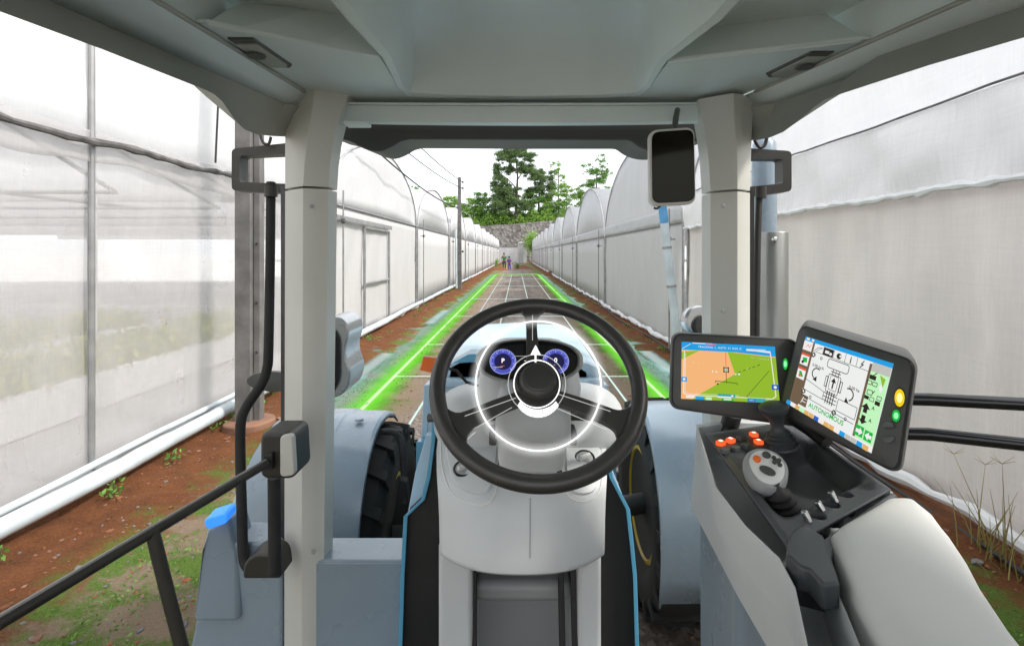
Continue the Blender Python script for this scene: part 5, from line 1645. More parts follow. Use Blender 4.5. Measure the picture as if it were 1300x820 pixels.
for gx in (638.5, 705.5):
    disc(mb, gx, 459, 16.5, M['dial'], .0004, ry=15.5, r0=.66)
    disc(mb, gx, 459, 16.8, M['dial_tick'], .0007, ry=15.8, r0=.965)
    disc(mb, gx, 459, 11, M['dial_in'], .0007, ry=10.4)
    for k in range(25):
        a = math.radians(225 - 270 * k / 24); l_ = .80 if k % 3 == 0 else .9
        p0 = (gx + 16 * l_ * math.cos(a), 459 - 15 * l_ * math.sin(a)); p1 = (gx + 15.6 * math.cos(a), 459 - 14.6 * math.sin(a)); w_ = .4
        nx, ny = -math.sin(a) * w_, -math.cos(a) * w_
        mb.add([cl(p0[0] - nx, p0[1] - ny, .001), cl(p1[0] - nx, p1[1] - ny, .001), cl(p1[0] + nx, p1[1] + ny, .001), cl(p0[0] + nx, p0[1] + ny, .001)], [(0, 1, 2, 3)], M['dial_tick'])
gtext(mb, 'P', 638.5, 458, 8, M['e_white'], .0012); gtext(mb, '0', 705.5, 457.5, 8, M['e_white'], .0012)
for (a, b, w_, h_, m) in ((632, 466, 12, .8, M['sgrey']), (700, 463, 10, .8, M['sgrey']), (662, 452, 18, .5, M['sgrey']), (684, 451, 14, .5, M['sgrey']), (668, 458, 5, 1.4, M['sgrey']), (664, 470, 3, 3, M['sred']), (638, 464.5, 5, .8, M['sred'])):
    mb.add([cl(a - w_ / 2, b - h_ / 2, .0012), cl(a + w_ / 2, b - h_ / 2, .0012), cl(a + w_ / 2, b + h_ / 2, .0012), cl(a - w_ / 2, b + h_ / 2, .0012)], [(0, 1, 2, 3)], m)
mb.build('instrument_display', dash)
# indicator stalk with orange marker
mb = MB(); mb.tube([P(609, 490, 1.2), P(592, 485, 1.2), P(580, 471, 1.19), P(568, 467, 1.18), P(552, 463, 1.17)], 0.0035, M['black'], 8); st = mb.build('indicator_stalk', col)
mb = MB(); mb.prism([P(537, 453, 1.165), P(556, 455, 1.165), P(552, 474, 1.165), P(533, 470, 1.165)], (0, .02, 0), M['orange']); mb.build('orange_marker', col, bevel=0.002)

# ---- steering wheel
D0 = 1.0; Rw = .1955; phi = R(44)
wc = P(683, 485, D0); wu = Vector((1, 0, 0)); wv_ = Vector((0, math.cos(phi), math.sin(phi))); wn_ = Vector((0, -math.sin(phi), math.cos(phi)))
WP = Plane(wc, wn_)
sw = MB().ring(wc, wu, wv_, Rw, .0158, M['wheelrim'], 128, 20).build('steering_wheel', TR, origin=wc)
wp = lambda pts: [WP.at(a, b) for a, b in pts]
for pts, nm in ((smooth_path([(656, 500, 0), (625, 511, 0), (592, 524, 0), (578, 526, 0), (563, 517, 0)], 4) + smooth_path([(566, 545, 0), (582, 576, 0), (592, 570, 0), (594, 556, 0), (603, 545, 0), (628, 531, 0), (660, 518, 0)], 4), 'spoke'),
                (smooth_path([(707, 498, 0), (740, 508, 0), (768, 518, 0), (786, 523, 0), (804, 516, 0)], 4) + smooth_path([(802, 545, 0), (786, 576, 0), (782, 568, 0), (781, 554, 0), (772, 544, 0), (740, 529, 0), (704, 516, 0)], 4), 'spoke'),
                (smooth_path([(644, 391, 0), (660, 397, 0), (667, 410, 0), (668, 440, 0), (668, 470, 0)], 4) + smooth_path([(684, 470, 0), (683, 440, 0), (682, 410, 0), (690, 398, 0), (712, 389, 0)], 4), 'spoke')):
    q = [WP.at(p.x, p.y, -0.006) for p in pts]
    MB().prism(q, wn_ * 0.010, M['wheelrim']).build('spoke', sw, bevel=0.0035)
    ccn = sum(q, Vector()) / len(q)
MB().lathe(wc, wn_, [(.030, -.05), (.042, -.045), (.047, -.01), (.047, .008), (.044, .014), (.040, .012), (.039, .010), (.036, .014), (.032, .018), (.029, .017), (.027, .0185), (0, .019)], M['wheelrim'], 64).build('hub', sw)
for r_ in (.0405, .030): MB().ring(wc + wn_ * (.012 if r_ > .035 else .0178), wu, wv_, r_, .0009, M['bezel'], 64, 8).build('hub_ring', sw)

# ---- right-hand armrest console with joystick and switches
ZA = -.338
pa = lambda px, py, z=ZA: PZ(px, py, z)
outline = [pa(884, 536), pa(930, 530), pa(1000, 532), pa(1050, 560), pa(1134, 621), pa(1090, 655), pa(1046, 684), pa(1050, 716), pa(1070, 760), pa(1120, 880), pa(1040, 880), pa(1010, 742), pa(990, 704), pa(945, 662), pa(907, 612)]
low = [Vector((p.x + 0.03 * (1 if p.x < .35 else -0.5), p.y - 0.01, H - .50)) for p in outline]
mid = [Vector((p.x - (0.004 if i > 8 else 0), p.y, H + ZA - .018)) for i, p in enumerate(outline)]
ocen = sum(outline, Vector()) / len(outline)
mb = MB(); n_ = len(outline)
mb.loft([low, mid, [p - Vector((0, 0, 0.004)) for p in outline], [ocen + (p - ocen) * .965 - Vector((0, 0, 0.006)) for p in outline], [ocen + (p - ocen) * .95 - Vector((0, 0, 0.07)) for p in outline]], M['console'], closed=True, caps=True, smooth=False)
arm = mb.build('armrest_console', TR, bevel=0.006)
MB().prism([Vector((.36, 1.02, H - .48)), Vector((.50, 1.0, H - .48)), Vector((.50, .80, H - .48)), Vector((.345, .80, H - .48))], (0.02, 0.05, -.8), M['fender']).build('console_support', arm, bevel=0.02)
# dark control surface with a sunken tray
A_, B_, C_, D_ = pa(896, 553), pa(1006, 537), pa(1131, 624), pa(1000, 699)
C2 = pa(1045, 683)
ns_ = 72; vs, fs = [], []
def sstep(x, a, b): t = max(0, min(1, (x - a) / (b - a))); return t * t * (3 - 2 * t)
lev = [(1036, 659), (1054, 645), (1071, 632)]
holes = [pa(a, b) for a, b in lev]
def surf(s, t):
    e0 = A_.lerp(D_, t); e1 = B_.lerp(C_, t); p = e0.lerp(e1, s)
    tray = sstep(t, .26, .42) * (1 - sstep(t, .76, .90)) * sstep(s, .05, .2) * (1 - sstep(s, .80, .97))
    dep = .030 * tray
    rim = 0.002 * (1 - min(1, min(s, 1 - s, t, 1 - t) * 25))
    front = 0.0
    z = -dep - rim
    q = Vector((p.x, p.y, H + ZA + .006 + z))
    for hc in holes:
        dd = math.hypot(q.x - hc.x, q.y - hc.y)
        if dd < .012: q.z -= .022 * (1 - sstep(dd, .0085, .0115))
    return q
for j in range(ns_ * 2 + 1):
    for i in range(ns_ * 2 + 1): vs.append(surf(i / ns_ / 2, j / ns_ / 2))
NN = ns_ * 2 + 1
for j in range(ns_ * 2):
    for i in range(ns_ * 2): fs.append((j * NN + i, j * NN + i + 1, (j + 1) * NN + i + 1, (j + 1) * NN + i))
smb = MB().add(vs, fs, M['char'], True); ctl = smb.build('control_panel', arm, solid=0.006, soff=-1, sharp=60)
arm_bvh = BVHTree.FromPolygons([tuple(v) for v in vs], fs)
ah = lambda a, b, off=0.0: hit(a, b, off, arm_bvh)
# nose of the control panel, falling towards the driver
mb = MB()
fr_t = [D_, D_.lerp(C2, .3), D_.lerp(C2, .7), C2, C2.lerp(C_, .5), C_]
r0 = [Vector((p.x, p.y, H + ZA + .004)) for p in fr_t]
ridge = [pa(a, b, ZA + .009) for a, b in ((1000, 680), (1010, 668), (1024, 666), (1046, 679), (1053, 700), (1062, 724), (1067, 740), (1044, 741), (1034, 730), (1025, 720), (1014, 718), (997, 702))]
mb.prism(ridge, (0, 0, -.028), M['char']); mb.build('panel_nose', arm, bevel=0.005)
MB().prism([pa(1000, 699, ZA + .003), pa(1046, 682, ZA + .003), pa(1131, 623, ZA + .003), pa(1141, 628, ZA), pa(1100, 660, ZA), pa(1062, 690, ZA), pa(1056, 712, ZA)], (0, 0, -.06), M['char']).build('panel_rim', arm, bevel=0.004)
# armrest pad
mb = MB(); rings = []
def pad_row(y_, xl, xr, h_, r=0.03):
    n = 24; out = []
    for k in range(n + 1):
        a = math.pi * k / n
        x = (xl + xr) / 2 - (xr - xl) / 2 * math.copysign(abs(math.cos(a)) ** .55, math.cos(a)); z = H + ZA - .03 + (h_ + .03) * abs(math.sin(a)) ** .45
        out.append(Vector((x, y_, z)))
    out = [Vector((xl, y_, H - .46))] + out + [Vector((xr, y_, H - .46))]
    return out
prow = [(.722, .528, .548, -.02), (.712, .515, .551, -.004), (.70, .500, .549, .004), (.66, .442, .540, .010), (.625, .390, .524, .014), (.605, .366, .516, .016), (.556, .348, .492, .017), (.509, .332, .465, .018), (.45, .318, .437, .018), (.40, .310, .418, .018), (.25, .30, .405, .018), (0.0, .29, .40, .018), (-.10, .30, .39, .0)]
mb.loft([pad_row(*q) for q in prow], M['pad'], closed=True, caps=True); mb.build('armrest_pad', arm, sharp=70)

# switches
def orient_box(c, size, m, par, name, yaw=0.0, bevel=0.002):
    return MB().box(c, size, m, Matrix.Rotation(yaw, 3, 'Z')).build(name, par, bevel=bevel)


yaw_ = math.atan2((B_ - A_).y, (B_ - A_).x) + .25
for r_ in range(2):
    for c2 in range(3):
        px = 915 + c2 * 12.5 + r_ * 5.5; py = 564.5 - c2 * 3.2 + r_ * 10
        p = ah(px, py, 0.003); lit = (r_ == 0 and c2 < 2)
        sw_ = orient_box(p, (.0145, .0115, .008), M['e_orange'] if lit else M['key'], arm, 'switch', yaw_, .0015)
        if lit: orient_box(p + Vector((0, 0, .0045)), (.006, .006, .001), M['e_hot'], arm, 'switch_light', yaw_, .0003)
for (px, py) in ((957, 553.5), (963, 563)):
    p = ah(px, py, 0.003)
    orient_box(p, (.0125, .0125, .007), M['e_orange'], arm, 'switch', yaw_ - .5, .0015)
    orient_box(p + Vector((0, 0, .004)), (.0055, .0055, .001), M['e_hot'], arm, 'switch_light', yaw_ - .5, .0003)
# small knob joystick
kb0 = ah(992, 566); ktop = P(982, 517, kb0.y + .0)
ax_ = (ktop - kb0).normalized()
prof = [(.029, 0)]
for k in range(4):
    z0 = .003 + k * .0065; r0_ = .028 - k * .0035
    prof += [(r0_, z0), (r0_ + .001, z0 + .0022), (r0_ - .0035, z0 + .0048)]
L_ = (ktop - kb0).length
prof += [(.011, .032), (.0105, L_ * .55), (.013, L_ * .72), (.0215, L_ * .86), (.0245, L_ * .95), (.0245, L_ * 1.02), (.021, L_ * 1.08), (.012, L_ * 1.12), (0, L_ * 1.13)]
MB().lathe(kb0, ax_, prof, M['char'], 44).build('knob_joystick', arm)
# main joystick: boot, stem, grip and button face
jb = ah(1000, 655)
jt = P(977, 606, jb.y + .005)
ax_ = (jt - jb).normalized(); prof = [(.034, -.004)]
for k in range(5):
    z0 = k * .0075; r0_ = .033 - k * .0032
    prof += [(r0_, z0), (r0_ + .0012, z0 + .0028), (r0_ - .0038, z0 + .0056)]
prof += [(.013, .042), (.012, .05), (0, .05)]
js = MB().lathe(jb, ax_, prof, M['black'], 44, sx=1.15, sy=.8).build('joystick', arm)
gA, gB = jb + ax_ * .030, P(972, 594, jb.y + .02)
gn = Vector((-.12, -.62, .78)).normalized()   # direction the button face looks
gu = Vector((0.90, -0.25, 0)); gu = (gu - gn * gu.dot(gn)).normalized(); gv = gn.cross(gu)
if gv.z < 0: gv = -gv
gc = P(972, 592, jb.y + .02)
mb = MB(); mb.tube([gA, gA.lerp(gc - gn * .02, .5), gc - gn * .016], [.013, .015, .020], M['console_d'], 24); mb.build('joystick_stem', js)
mb = MB(); rings = []
egg = lambda a, s: (gu * (math.cos(a) * .0285 * s) + gv * (math.sin(a) * (.037 if math.sin(a) < 0 else .026) * s * (1 - .0 * math.sin(a))))
for s, h_ in ((.3, -.034), (.75, -.030), (.97, -.018), (1.03, -.006), (1.0, .002), (.92, .006), (.6, .0075), (.02, .008)):
    rings.append([gc + egg(2 * math.pi * k / 48, s) + gn * h_ for k in range(48)])
mb.loft(rings, M['console_d']); mb.build('joystick_grip', js)
mb = MB(); mb.loft([[gc + egg(2 * math.pi * k / 48, s) - gv * .001 + gn * h_ for k in range(48)] for s, h_ in ((.80, .005), (.79, .0085), (.7, .0092), (.02, .0095))], M['pad']); mb.build('button_plate', js)
def jbtn(u, v, ru, rv, m, rot=0.0):
    c_ = gc + gu * u + gv * v + gn * .0092; cu_, cv_ = gu * math.cos(rot) + gv * math.sin(rot), gv * math.cos(rot) - gu * math.sin(rot)
    MB().loft([[c_ + cu_ * (ru * s * math.cos(q)) + cv_ * (rv * s * math.sin(q)) + gn * h_ for q in [2 * math.pi * k / 28 for k in range(28)]] for s, h_ in ((1, 0), (1, .002), (.85, .0032), (.02, .0034))], m).build('joystick_button', js)
jbtn(-.0125, .004, .0052, .0052, M['orange']); jbtn(.001, .012, .0058, .0052, M['bezel'])
jbtn(-.001, -.012, .0105, .0062, M['bezel'], -.35)
for u, v in ((.0105, .009), (.0165, .006), (.010, .002), (.0165, -.001), (.0135, .0045)): jbtn(u, v, .0031, .0028, M['bezel'])
# chrome levers beside their cups
for (px, py, qx, qy) in ((1027, 662, 1020, 648), (1044, 648, 1037, 636), (1061, 637, 1054, 623)):
    p0 = ah(px, py); p1 = P(qx, qy, p0.y + 0.004)
    lv = MB().tube([p0, p0.lerp(p1, .9), p1], [.0042, .0046, .003], M['chrome'], 16).build('finger_lever', arm)

# ---- monitors
def quadmap(q):
    def f(u, v, off, n):
        p = (q[0] * (1 - u) + q[1] * u) * (1 - v) + (q[3] * (1 - u) + q[2] * u) * v
        return p + n * off
    return f


class Scr:
    """Builds the picture of a screen as thin coloured layers on its plane; u right, v down, 0..1"""
    def __init__(s, q, pl):
        s.f = quadmap(q); s.n = pl.n; s.mb = MB(); s.k = 0; s.q = q
        s.asp = ((q[1] - q[0]).length) / ((q[3] - q[0]).length)

    def lay(s): s.k += 1; return .0004 + .00006 * s.k

    def poly(s, pts, m):
        o = s.lay(); s.mb.poly([s.f(u, v, o, s.n) for u, v in pts], M[m])

    def rect(s, u0, v0, u1, v1, m): s.poly([(u0, v0), (u1, v0), (u1, v1), (u0, v1)], m)

    def line(s, pts, w, m):
        o = s.lay()
        for (a, b), (c, d) in zip(pts, pts[1:]):
            dx, dy = (c - a) * s.asp, d - b; L = math.hypot(dx, dy) or 1; nx, ny = -dy / L * w / 2 / s.asp, dx / L * w / 2
            s.mb.add([s.f(a + nx, b + ny, o, s.n), s.f(c + nx, d + ny, o, s.n), s.f(c - nx, d - ny, o, s.n), s.f(a - nx, b - ny, o, s.n)], [(0, 1, 2, 3)], M[m])

    def box(s, u0, v0, u1, v1, w, m, r=0.0):
        if r:
            ra = r / s.asp
            pts = []
            for (cx, cy, a0) in ((u1 - ra, v0 + r, -90), (u1 - ra, v1 - r, 0), (u0 + ra, v1 - r, 90), (u0 + ra, v0 + r, 180)):
                for k in range(5):
                    a = R(a0 + 22.5 * k); pts.append((cx + ra * math.cos(a), cy + r * math.sin(a)))
            s.line(pts + [pts[0]], w, m)
        else: s.line([(u0, v0), (u1, v0), (u1, v1), (u0, v1), (u0, v0)], w, m)

    def disc(s, u, v, r, m, n=16):
        s.poly([(u + r / s.asp * math.cos(2 * math.pi * k / n), v + r * math.sin(2 * math.pi * k / n)) for k in range(n)], m)

    def text(s, body, u, v, h_, m, bold=.0, sx=1.0):
        vs, fs = text_polys(body, 1.0, bold); o = s.lay()
        if vs: s.mb.add([s.f(u + x * h_ * sx / s.asp, v - y * h_, o, s.n) for x, y, z in vs], fs, M[m])


def monitor(body_px, depth3, back_vec, scr_px, shell_bevel, name):
    a, b, c = [P(body_px[i][0], body_px[i][1], depth3[k]) for k, i in enumerate((0, 1, 3))]
    pl_ = plane3(a, b, c)
    out = rounded([pl_.at(*p) for p in body_px], .02, 7)
    cen = sum(out, Vector()) / len(out)
    rings = [[cen + (p - cen) * s + pl_.n * o + back_vec * k for p in out] for s, o, k in ((.80, 0, 1.0), (.93, 0, .93), (1.0, 0, .75), (1.015, 0, .30), (1.01, 0, .08), (.99, .003, 0))]
    mon = MB().loft(rings, M['bezel'], closed=True, caps=True).build(name, TR, sharp=50)
    MB().loft([[cen + (p - cen) * s + pl_.n * o for p in out] for s, o in ((.955, .0005), (.955, .0048), (.945, .0052), (.02, .0052))], M['bezel'], closed=True, caps=True).build('bezel', mon, sharp=50)
    MB().tube([cen + (p - cen) * .965 + pl_.n * .0036 for p in out + [out[0]]], .0011, M['black'], 6).build('bezel_groove', mon)
    q = [pl_.at(x, y, .0056) for x, y in scr_px]
    return mon, pl_, q, Scr(q, pl_)


m1body = [(853, 422), (1013, 431), (1021, 543), (850, 518)]
mon1, PL1, q1, S1 = monitor(m1body, (1.035, .975, 1.002), Vector((0.012, .04, -.004)), [(865.4, 433.8), (983.5, 440), (990, 512), (864.6, 506)], .01, 'monitor')
s = S1
s.rect(0, 0, 1, 1, 'sorange')
s.poly([(.50, .14), (1, .2), (1, 1), (.12, 1), (.17, .93), (.57, .53)], 'sgreen')
s.poly([(0, .18), (.20, .14), (.02, .30), (0, .31)], 'sgreen')
s.rect(0, 0, 1, .14, 'sblue'); s.poly([(.5, .13), (1, .13), (1, .185)], 'sblue')
s.rect(.12, .005, .34, .02, 'spale'); s.rect(.26, .012, .38, .03, 'sred')
s.text('TRACKING  L  AUTO  51', .36, .075, .05, 'white'); s.text('RUN 12', .60, .075, .045, 'white')
s.line([(.70, .09), (.95, .10)], .02, 'white'); s.line([(.70, .075), (.90, .07)], .012, 'spale')
for k in range(8): s.rect(.75 + .024 * k, .215 + .003 * k, .757 + .024 * k, .225 + .003 * k, 'white')
s.line([(.48, .15), (.475, .68)], .009, 'sred'); s.line([(.48, .44), (.475, .70)], .007, 'sink')
for (u0, v0, u1, v1, m_) in ((.45, .42, .505, .50, 'sink'), (.462, .435, .493, .485, 'white'), (.47, .445, .486, .475, 'sdgreen'), (.448, .41, .46, .44, 'sink'), (.495, .41, .507, .44, 'sink'), (.448, .48, .46, .51, 'sink'), (.495, .48, .507, .51, 'sink')): s.rect(u0, v0, u1, v1, m_)
s.line([(.36, .665), (.48, .675), (.59, .69)], .013, 'sdark'); s.line([(.36, .665), (.36, .70)], .01, 'sdark'); s.line([(.59, .69), (.59, .72)], .01, 'sdark'); s.disc(.385, .715, .018, 'sdark')
s.line([(.92, .44), (.66, .94)], .009, 'sdark')
for k in range(5): s.line([(.60 + .05 * k, .50 - .035 * k), (.63 + .05 * k, .479 - .035 * k)], .012, 'sdark')
for u, v, r_ in ((.335, .50, .013), (.375, .505, .013), (.575, .53, .013), (.61, .525, .017), (.13, .36, .008), (.18, .36, .005), (.70, .42, .008)): s.disc(u, v, r_, 'white', 10)
s.line([(.0, .13), (.10, .03)], .008, 'white')
s.line([(.03, .16), (.025, .90), (.07, .93), (.93, .93), (.965, .88), (.945, .12), (.80, .10)], .014, 'spale')
s.line([(.045, .2), (.04, .88), (.09, .905), (.6, .90)], .006, 'white')
s.rect(.0, .62, .06, .70, 'sblue'); s.disc(.03, .66, .022, 'white'); s.rect(.93, .68, 1.0, .77, 'snavy'); s.disc(.965, .725, .025, 'spale')
s.rect(.38, .88, .56, .935, 'steal'); s.rect(.38, .925, .52, .95, 'white'); s.disc(.53, .91, .018, 'white')
s.rect(.05, .94, .14, .98, 'spale'); s.rect(.155, .95, .24, 1, 'sblue'); s.rect(.255, .95, .32, 1, 'slgreen'); s.rect(.42, .96, .54, 1, 'sdgreen'); s.rect(.44, .965, .52, .985, 'white'); s.rect(.68, .93, .86, 1, 'steal'); s.rect(.68, .95, .76, .99, 'snavy'); s.text('INFO', .72, .97, .035, 'white')
s.mb.build('screen', mon1)
def led(pl_, px, py, rx, ry, m1_, m2_, mon, name):
    mk = lambda s_, o: [pl_.at(px + rx * s_ * math.cos(2 * math.pi * k / 28), py + ry * s_ * math.sin(2 * math.pi * k / 28), o) for k in range(28)]
    MB().loft([mk(1.15, .004), mk(1.15, .0058), mk(1.0, .0064)], M['black'], caps=True).build(name + '_collar', mon)
    MB().loft([mk(1, .006), mk(.9, .0078), mk(.55, .0085)], m1_, caps=True).build(name, mon)
    MB().loft([mk(.55, .0085), mk(.4, .0092), mk(.02, .0095)], m2_, caps=True).build(name + '_glow', mon)
led(PL1, 997, 462, 3.4, 7.5, M['e_green'], M['e_ghot'], mon1, 'status_light')
MB().tube([P(930, 525, 1.03), P(925, 545, 1.04), P(930, 562, 1.0)], .018, M['bezel'], 16).build('monitor_mount', mon1)

m2body = [(1017, 411), (1167, 458), (1145, 606), (989, 524)]
mon2, PL2, q2, S2 = monitor(m2body, (.945, .735, .922), Vector((.062, .095, .002)), [(1023.3, 427), (1134.7, 461.5), (1106.5, 575.4), (1001.5, 512.7)], .01, 'monitor')
s = S2
s.rect(0, 0, 1, 1, 'white'); s.rect(0, 0, 1, .055, 'sblue'); s.rect(.02, .01, .06, .04, 'white'); s.rect(.09, .01, .12, .04, 'spale')
s.rect(0, .055, .12, .19, 'spale'); s.rect(.02, .075, .11, .175, 'white'); s.line([(.035, .15), (.06, .1), (.08, .14), (.10, .09)], .008, 'sred')
s.rect(0, .19, .12, .95, 'sbrown')
s.rect(.01, .235, .115, .40, 'white'); s.rect(.01, .235, .115, .265, 'sred'); s.poly([(.03, .30), (.09, .285), (.10, .35), (.05, .36)], 'sdgreen'); s.disc(.045, .36, .022, 'sink')
s.rect(.01, .44, .115, .60, 'white'); s.rect(.01, .44, .115, .47, 'sred'); s.poly([(.03, .50), (.06, .49), (.10, .56), (.05, .57)], 'sdgreen'); s.disc(.05, .555, .02, 'sred')
s.rect(.12, .055, .145, .90, 'sbrown')
s.rect(.145, .06, .79, .92, 'white'); s.rect(.79, .08, .815, .93, 'sbrown')
s.rect(.815, .055, 1, .93, 'slgreen'); s.rect(.815, .055, 1, .16, 'sgrey')
# tool tabs
s.line([(.145, .165), (.79, .175)], .006, 'sink')
for u in (.265, .395, .53, .66): s.line([(u, .06), (u, .17)], .006, 'sink')
s.rect(.27, .065, .39, .165, 'sink'); s.rect(.29, .10, .34, .14, 'white'); s.disc(.36, .13, .02, 'white')
s.line([(.165, .15), (.20, .10), (.25, .085)], .008, 'sink'); s.line([(.185, .155), (.22, .115), (.255, .1)], .006, 'sink')
s.disc(.46, .12, .038, 'sink'); s.disc(.475, .115, .015, 'white'); s.text('i', .595, .12, .12, 'sink', .02); s.line([(.735, .075), (.71, .125), (.735, .12), (.705, .165)], .012, 'sink')
# tractor plan drawing
s.box(.355, .19, .60, .30, .009, 'sink', .03)
s.line([(.44, .30), (.44, .37)], .009, 'sink'); s.line([(.51, .30), (.51, .37)], .009, 'sink'); s.line([(.42, .335), (.53, .335)], .012, 'sink'); s.line([(.475, .30), (.475, .37)], .007, 'sink')
s.box(.405, .37, .545, .60, .009, 'sink', .02); s.box(.43, .38, .52, .56, .007, 'sink', .015)
s.rect(.375, .41, .405, .55, 'sink'); s.rect(.382, .42, .398, .54, 'white'); s.rect(.548, .41, .578, .55, 'sink'); s.rect(.555, .42, .571, .54, 'white')
s.poly([(.475, .40), (.445, .46), (.467, .46), (.467, .54), (.483, .54), (.483, .46), (.505, .46)], 'sink')
for k in range(4): s.line([(.435 + .027 * k, .58), (.435 + .027 * k, .74)], .013, 'sink')
for k in range(3): s.line([(.395, .62 + .045 * k), (.56, .62 + .045 * k)], .010, 'sink')
s.line([(.145, .56), (.40, .62), (.40, .70)], .007, 'sink'); s.line([(.145, .70), (.40, .715)], .007, 'sink'); s.box(.575, .62, .785, .76, .007, 'sink')
# turn arrows
def arc(cx, cy, r_, a0, a1, w, m_):
    s.line([(cx + r_ / s.asp * math.cos(R(a0 + (a1 - a0) * k / 12)), cy + r_ * math.sin(R(a0 + (a1 - a0) * k / 12))) for k in range(13)], w, m_)
arc(.265, .44, .07, -60, -250, .016, 'sink'); s.poly([(.235, .53), (.275, .47), (.285, .54)], 'sink')
arc(.665, .52, .07, -120, 70, .016, 'sink'); s.poly([(.69, .62), (.65, .56), (.64, .62)], 'sink')
for u, v in ((.175, .215), (.165, .73), (.565, .80)): s.disc(u, v, .034, 'sink'); s.disc(u, v, .014, 'white'); s.line([(u - .02, v - .03), (u + .02, v + .03)], .006, 'white')
for u, v in ((.28, .225), (.265, .76), (.70, .80)): s.disc(u, v, .02, 'sink'); s.disc(u, v, .011, 'white')
s.text('0.00 ha/h', .27, .345, .052, 'sink', .012); s.text('0.00 ha', .715, .43, .052, 'sink', .012)
s.rect(.14, .77, .245, .92, 'sbrown'); s.line([(.17, .89), (.19, .80), (.18, .86), (.23, .86)], .01, 'white'); s.line([(.19, .82), (.235, .82)], .008, 'white')
s.line([(.145, .785), (.79, .81)], .007, 'sink')
s.text('AUTONOMOUS', .485, .862, .082, 'sdgreen', .02, .95)
# green side buttons
s.rect(.835, .20, .90, .25, 'sink'); s.line([(.87, .20), (.90, .16)], .01, 'sink'); s.box(.825, .27, .87, .31, .008, 'sink'); s.box(.88, .27, .925, .31, .008, 'sink')
s.poly([(.93, .17), (.99, .20), (.98, .30)], 'sgreen'); s.poly([(.945, .30), (.965, .26), (.985, .31), (.97, .37)], 'white')
s.box(.85, .37, .90, .42, .008, 'sink'); s.line([(.90, .40), (.92, .36)], .01, 'sink'); s.rect(.835, .44, .88, .48, 'sink'); s.box(.89, .44, .93, .48, .007, 'sink'); s.rect(.945, .455, .995, .50, 'sink'); s.box(.955, .40, .995, .44, .007, 'sink')
s.poly([(.875, .52), (.83, .58), (.855, .58), (.855, .63), (.895, .63), (.895, .58), (.92, .58)], 'sink'); s.text('A', .945, .545, .055, 'sink', .02)
s.poly([(.875, .76), (.83, .71), (.855, .71), (.855, .66), (.895, .66), (.895, .71), (.92, .71)], 'sink'); s.text('A', .945, .685, .055, 'sink', .02)
s.rect(.825, .785, .91, .90, 'sdgreen'); s.rect(.922, .795, 1.0, .905, 'sdgreen')
s.poly([(.835, .825), (.87, .825), (.87, .80), (.905, .845), (.87, .89), (.87, .865), (.835, .865)], 'white'); s.poly([(.995, .83), (.965, .83), (.965, .805), (.928, .85), (.965, .895), (.965, .87), (.995, .87)], 'white')
for k, m_ in enumerate(('sblue', 'spale', 'stan', 'slgreen', 'stan', 'stan', 'snavy', 'spale', 'stan', 'stan', 'spale', 'sblue', 'sgrey', 'sgrey', 'sblue', 'stan')): s.rect(k / 16, .945, (k + .94) / 16, .998, m_)
s.mb.build('screen', mon2)
led(PL2, 1142, 505, 6.6, 11.5, M['e_yellow'], M['e_yhot'], mon2, 'warning_light')
led(PL2, 1137.5, 527.5, 5.6, 8.0, M['e_green'], M['e_ghot'], mon2, 'status_light')
for dy, sg in ((-5.5, -1), (6, 1)):
    pts = [(1130 + 7.5 * math.cos(a), 549 + dy + sg * 8 * abs(math.sin(a))) for a in [math.pi * k / 14 for k in range(15)]]
    MB().prism([PL2.at(a, b, .005) for a, b in pts], PL2.n * .005, M['key']).build('rocker_button', mon2, bevel=0.001)
MB().tube([P(1005, 530, .93), P(1025, 543, .92), P(1050, 562, .88)], .012, M['black'], 12).build('monitor_mount', mon2)

# ---- light ring floating round the steering hub
def lring(mb, cx, cy, rpx, d, w_px, m, n=120, off=0.0, ry=None):
    ry = ry or rpx
    c = P(cx, cy, d); k = d / F
    nn = (Vector((0, 0, H)) - c).normalized(); u = Vector((1, 0, 0)); u = (u - nn * u.dot(nn)).normalized(); v = nn.cross(u)
    if v.z < 0: v = -v
    mb.ring(c, u, v, rpx * k, w_px * k / 2, m, n, 8); return c, u, v, nn, k


M['halo'] = None
def halo_mat(rin, rout):
    m = bpy.data.materials.new('soft_light_halo'); m.use_nodes = True
    n, l = m.node_tree.nodes, m.node_tree.links; n.clear()
    o = n.new('ShaderNodeOutputMaterial'); uv = n.new('ShaderNodeUVMap'); sp = n.new('ShaderNodeSeparateXYZ'); l.new(uv.outputs[0], sp.inputs[0])
    mr = n.new('ShaderNodeMath'); mr.operation = 'POWER'; mr.inputs[1].default_value = 2.2; l.new(sp.outputs['X'], mr.inputs[0])
    mu = n.new('ShaderNodeMath'); mu.operation = 'MULTIPLY'; mu.inputs[1].default_value = 0.18; l.new(mr.outputs[0], mu.inputs[0])
    e = n.new('ShaderNodeEmission'); e.inputs[1].default_value = 1.2
    t = n.new('ShaderNodeBsdfTransparent'); x = n.new('ShaderNodeMixShader')
    l.new(mu.outputs[0], x.inputs[0]); l.new(t.outputs[0], x.inputs[1]); l.new(e.outputs[0], x.inputs[2]); l.new(x.outputs[0], o.inputs[0])
    return m


M['halo'] = halo_mat(0, 0)
hc_ = P(683, 487, .90)
hg = thing('light_ring', (hc_.x, hc_.y, hc_.z), 'glowing white ring display with an arrow floating round the steering wheel hub', 'light ring')
mb = MB(); c, u, v, nn, k = lring(mb, 683, 487.5, 79.5, .90, 1.9, M['e_white'], 160, ry=76); mb.build('outer_ring', hg)


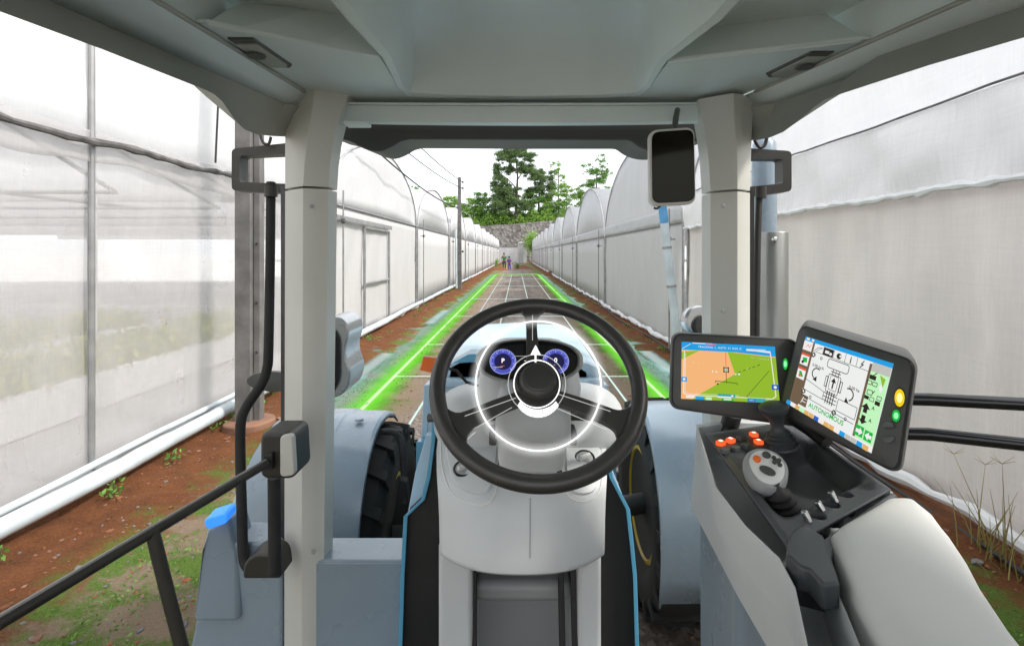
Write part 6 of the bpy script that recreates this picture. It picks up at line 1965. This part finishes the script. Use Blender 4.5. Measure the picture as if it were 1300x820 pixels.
def halo(cx, cy, rpx, d, spread, name):
    c = P(cx, cy, d); k = d / F; vs, fs, uvs = [], [], []
    n = 120
    for i in range(n):
        a = 2 * math.pi * i / n; dd = u * math.cos(a) + v * math.sin(a)
        for j, t in enumerate((-1, -.5, 0, .5, 1)):
            vs.append(c + dd * (rpx + spread * t) * k); uvs.append(1 - abs(t))
    for i in range(n):
        for j in range(4):
            a0 = i * 5 + j; b0 = ((i + 1) % n) * 5 + j; fs.append((a0, b0, b0 + 1, a0 + 1))
    o = MB().add(vs, fs, M['halo']).build(name, hg)
    ul = o.data.uv_layers.new(name='UVMap')
    for lp_ in o.data.loops: ul.data[lp_.index].uv = (uvs[lp_.vertex_index], 0)


halo(683, 487.5, 79.5, .899, 12, 'ring_glow')
mb = MB(); lring(mb, 681.5, 487, 29.2, .90, 1.5, M['e_white'], 80); mb.build('inner_ring', hg)
M['e_faint'] = emat('faint_white_line', (1, 1, 1), 0.4, .35)
mb = MB(); lring(mb, 681.5, 487, 36.5, .90, 1.0, M['e_faint'], 80); mb.build('faint_ring', hg)
mb = MB(); pt = lambda a, b: P(a, b, .90)
mb.prism([pt(680, 438), pt(686.5, 450.5), pt(673.5, 450.5)], (0, .002, 0), M['e_white']); mb.prism([pt(678.8, 450.5), pt(681, 450.5), pt(681, 460), pt(678.8, 460)], (0, .002, 0), M['e_white']); mb.build('arrow', hg)
mb = MB()
for k_ in range(5):
    a0, a1 = R(213 + 23.2 * k_), R(213 + 23.2 * k_ + 22); o_ = []
    for i in range(7): a = a0 + (a1 - a0) * i / 6; o_.append(pt(683 + 31 * math.cos(a), 497.5 - 32.5 * math.sin(a)))
    for i in range(7): a = a1 + (a0 - a1) * i / 6; o_.append(pt(683 + 27 * math.cos(a), 497.5 - 22.5 * math.sin(a)))
    mb.prism(o_, (0, .002, 0), M['e_white'])
mb.build('segment_bar', hg)
for pts in (((655, 505), (590, 528)), ((650, 517), (600, 545)), ((708, 500), (775, 522)), ((702, 516), (770, 545)), ((676, 400), (676, 432)), ((590, 560), (604, 548))):
    MB().tube([P(a, b, .93) for a, b in pts], .0007, M['e_faint'], 6).build('guide_line', hg)
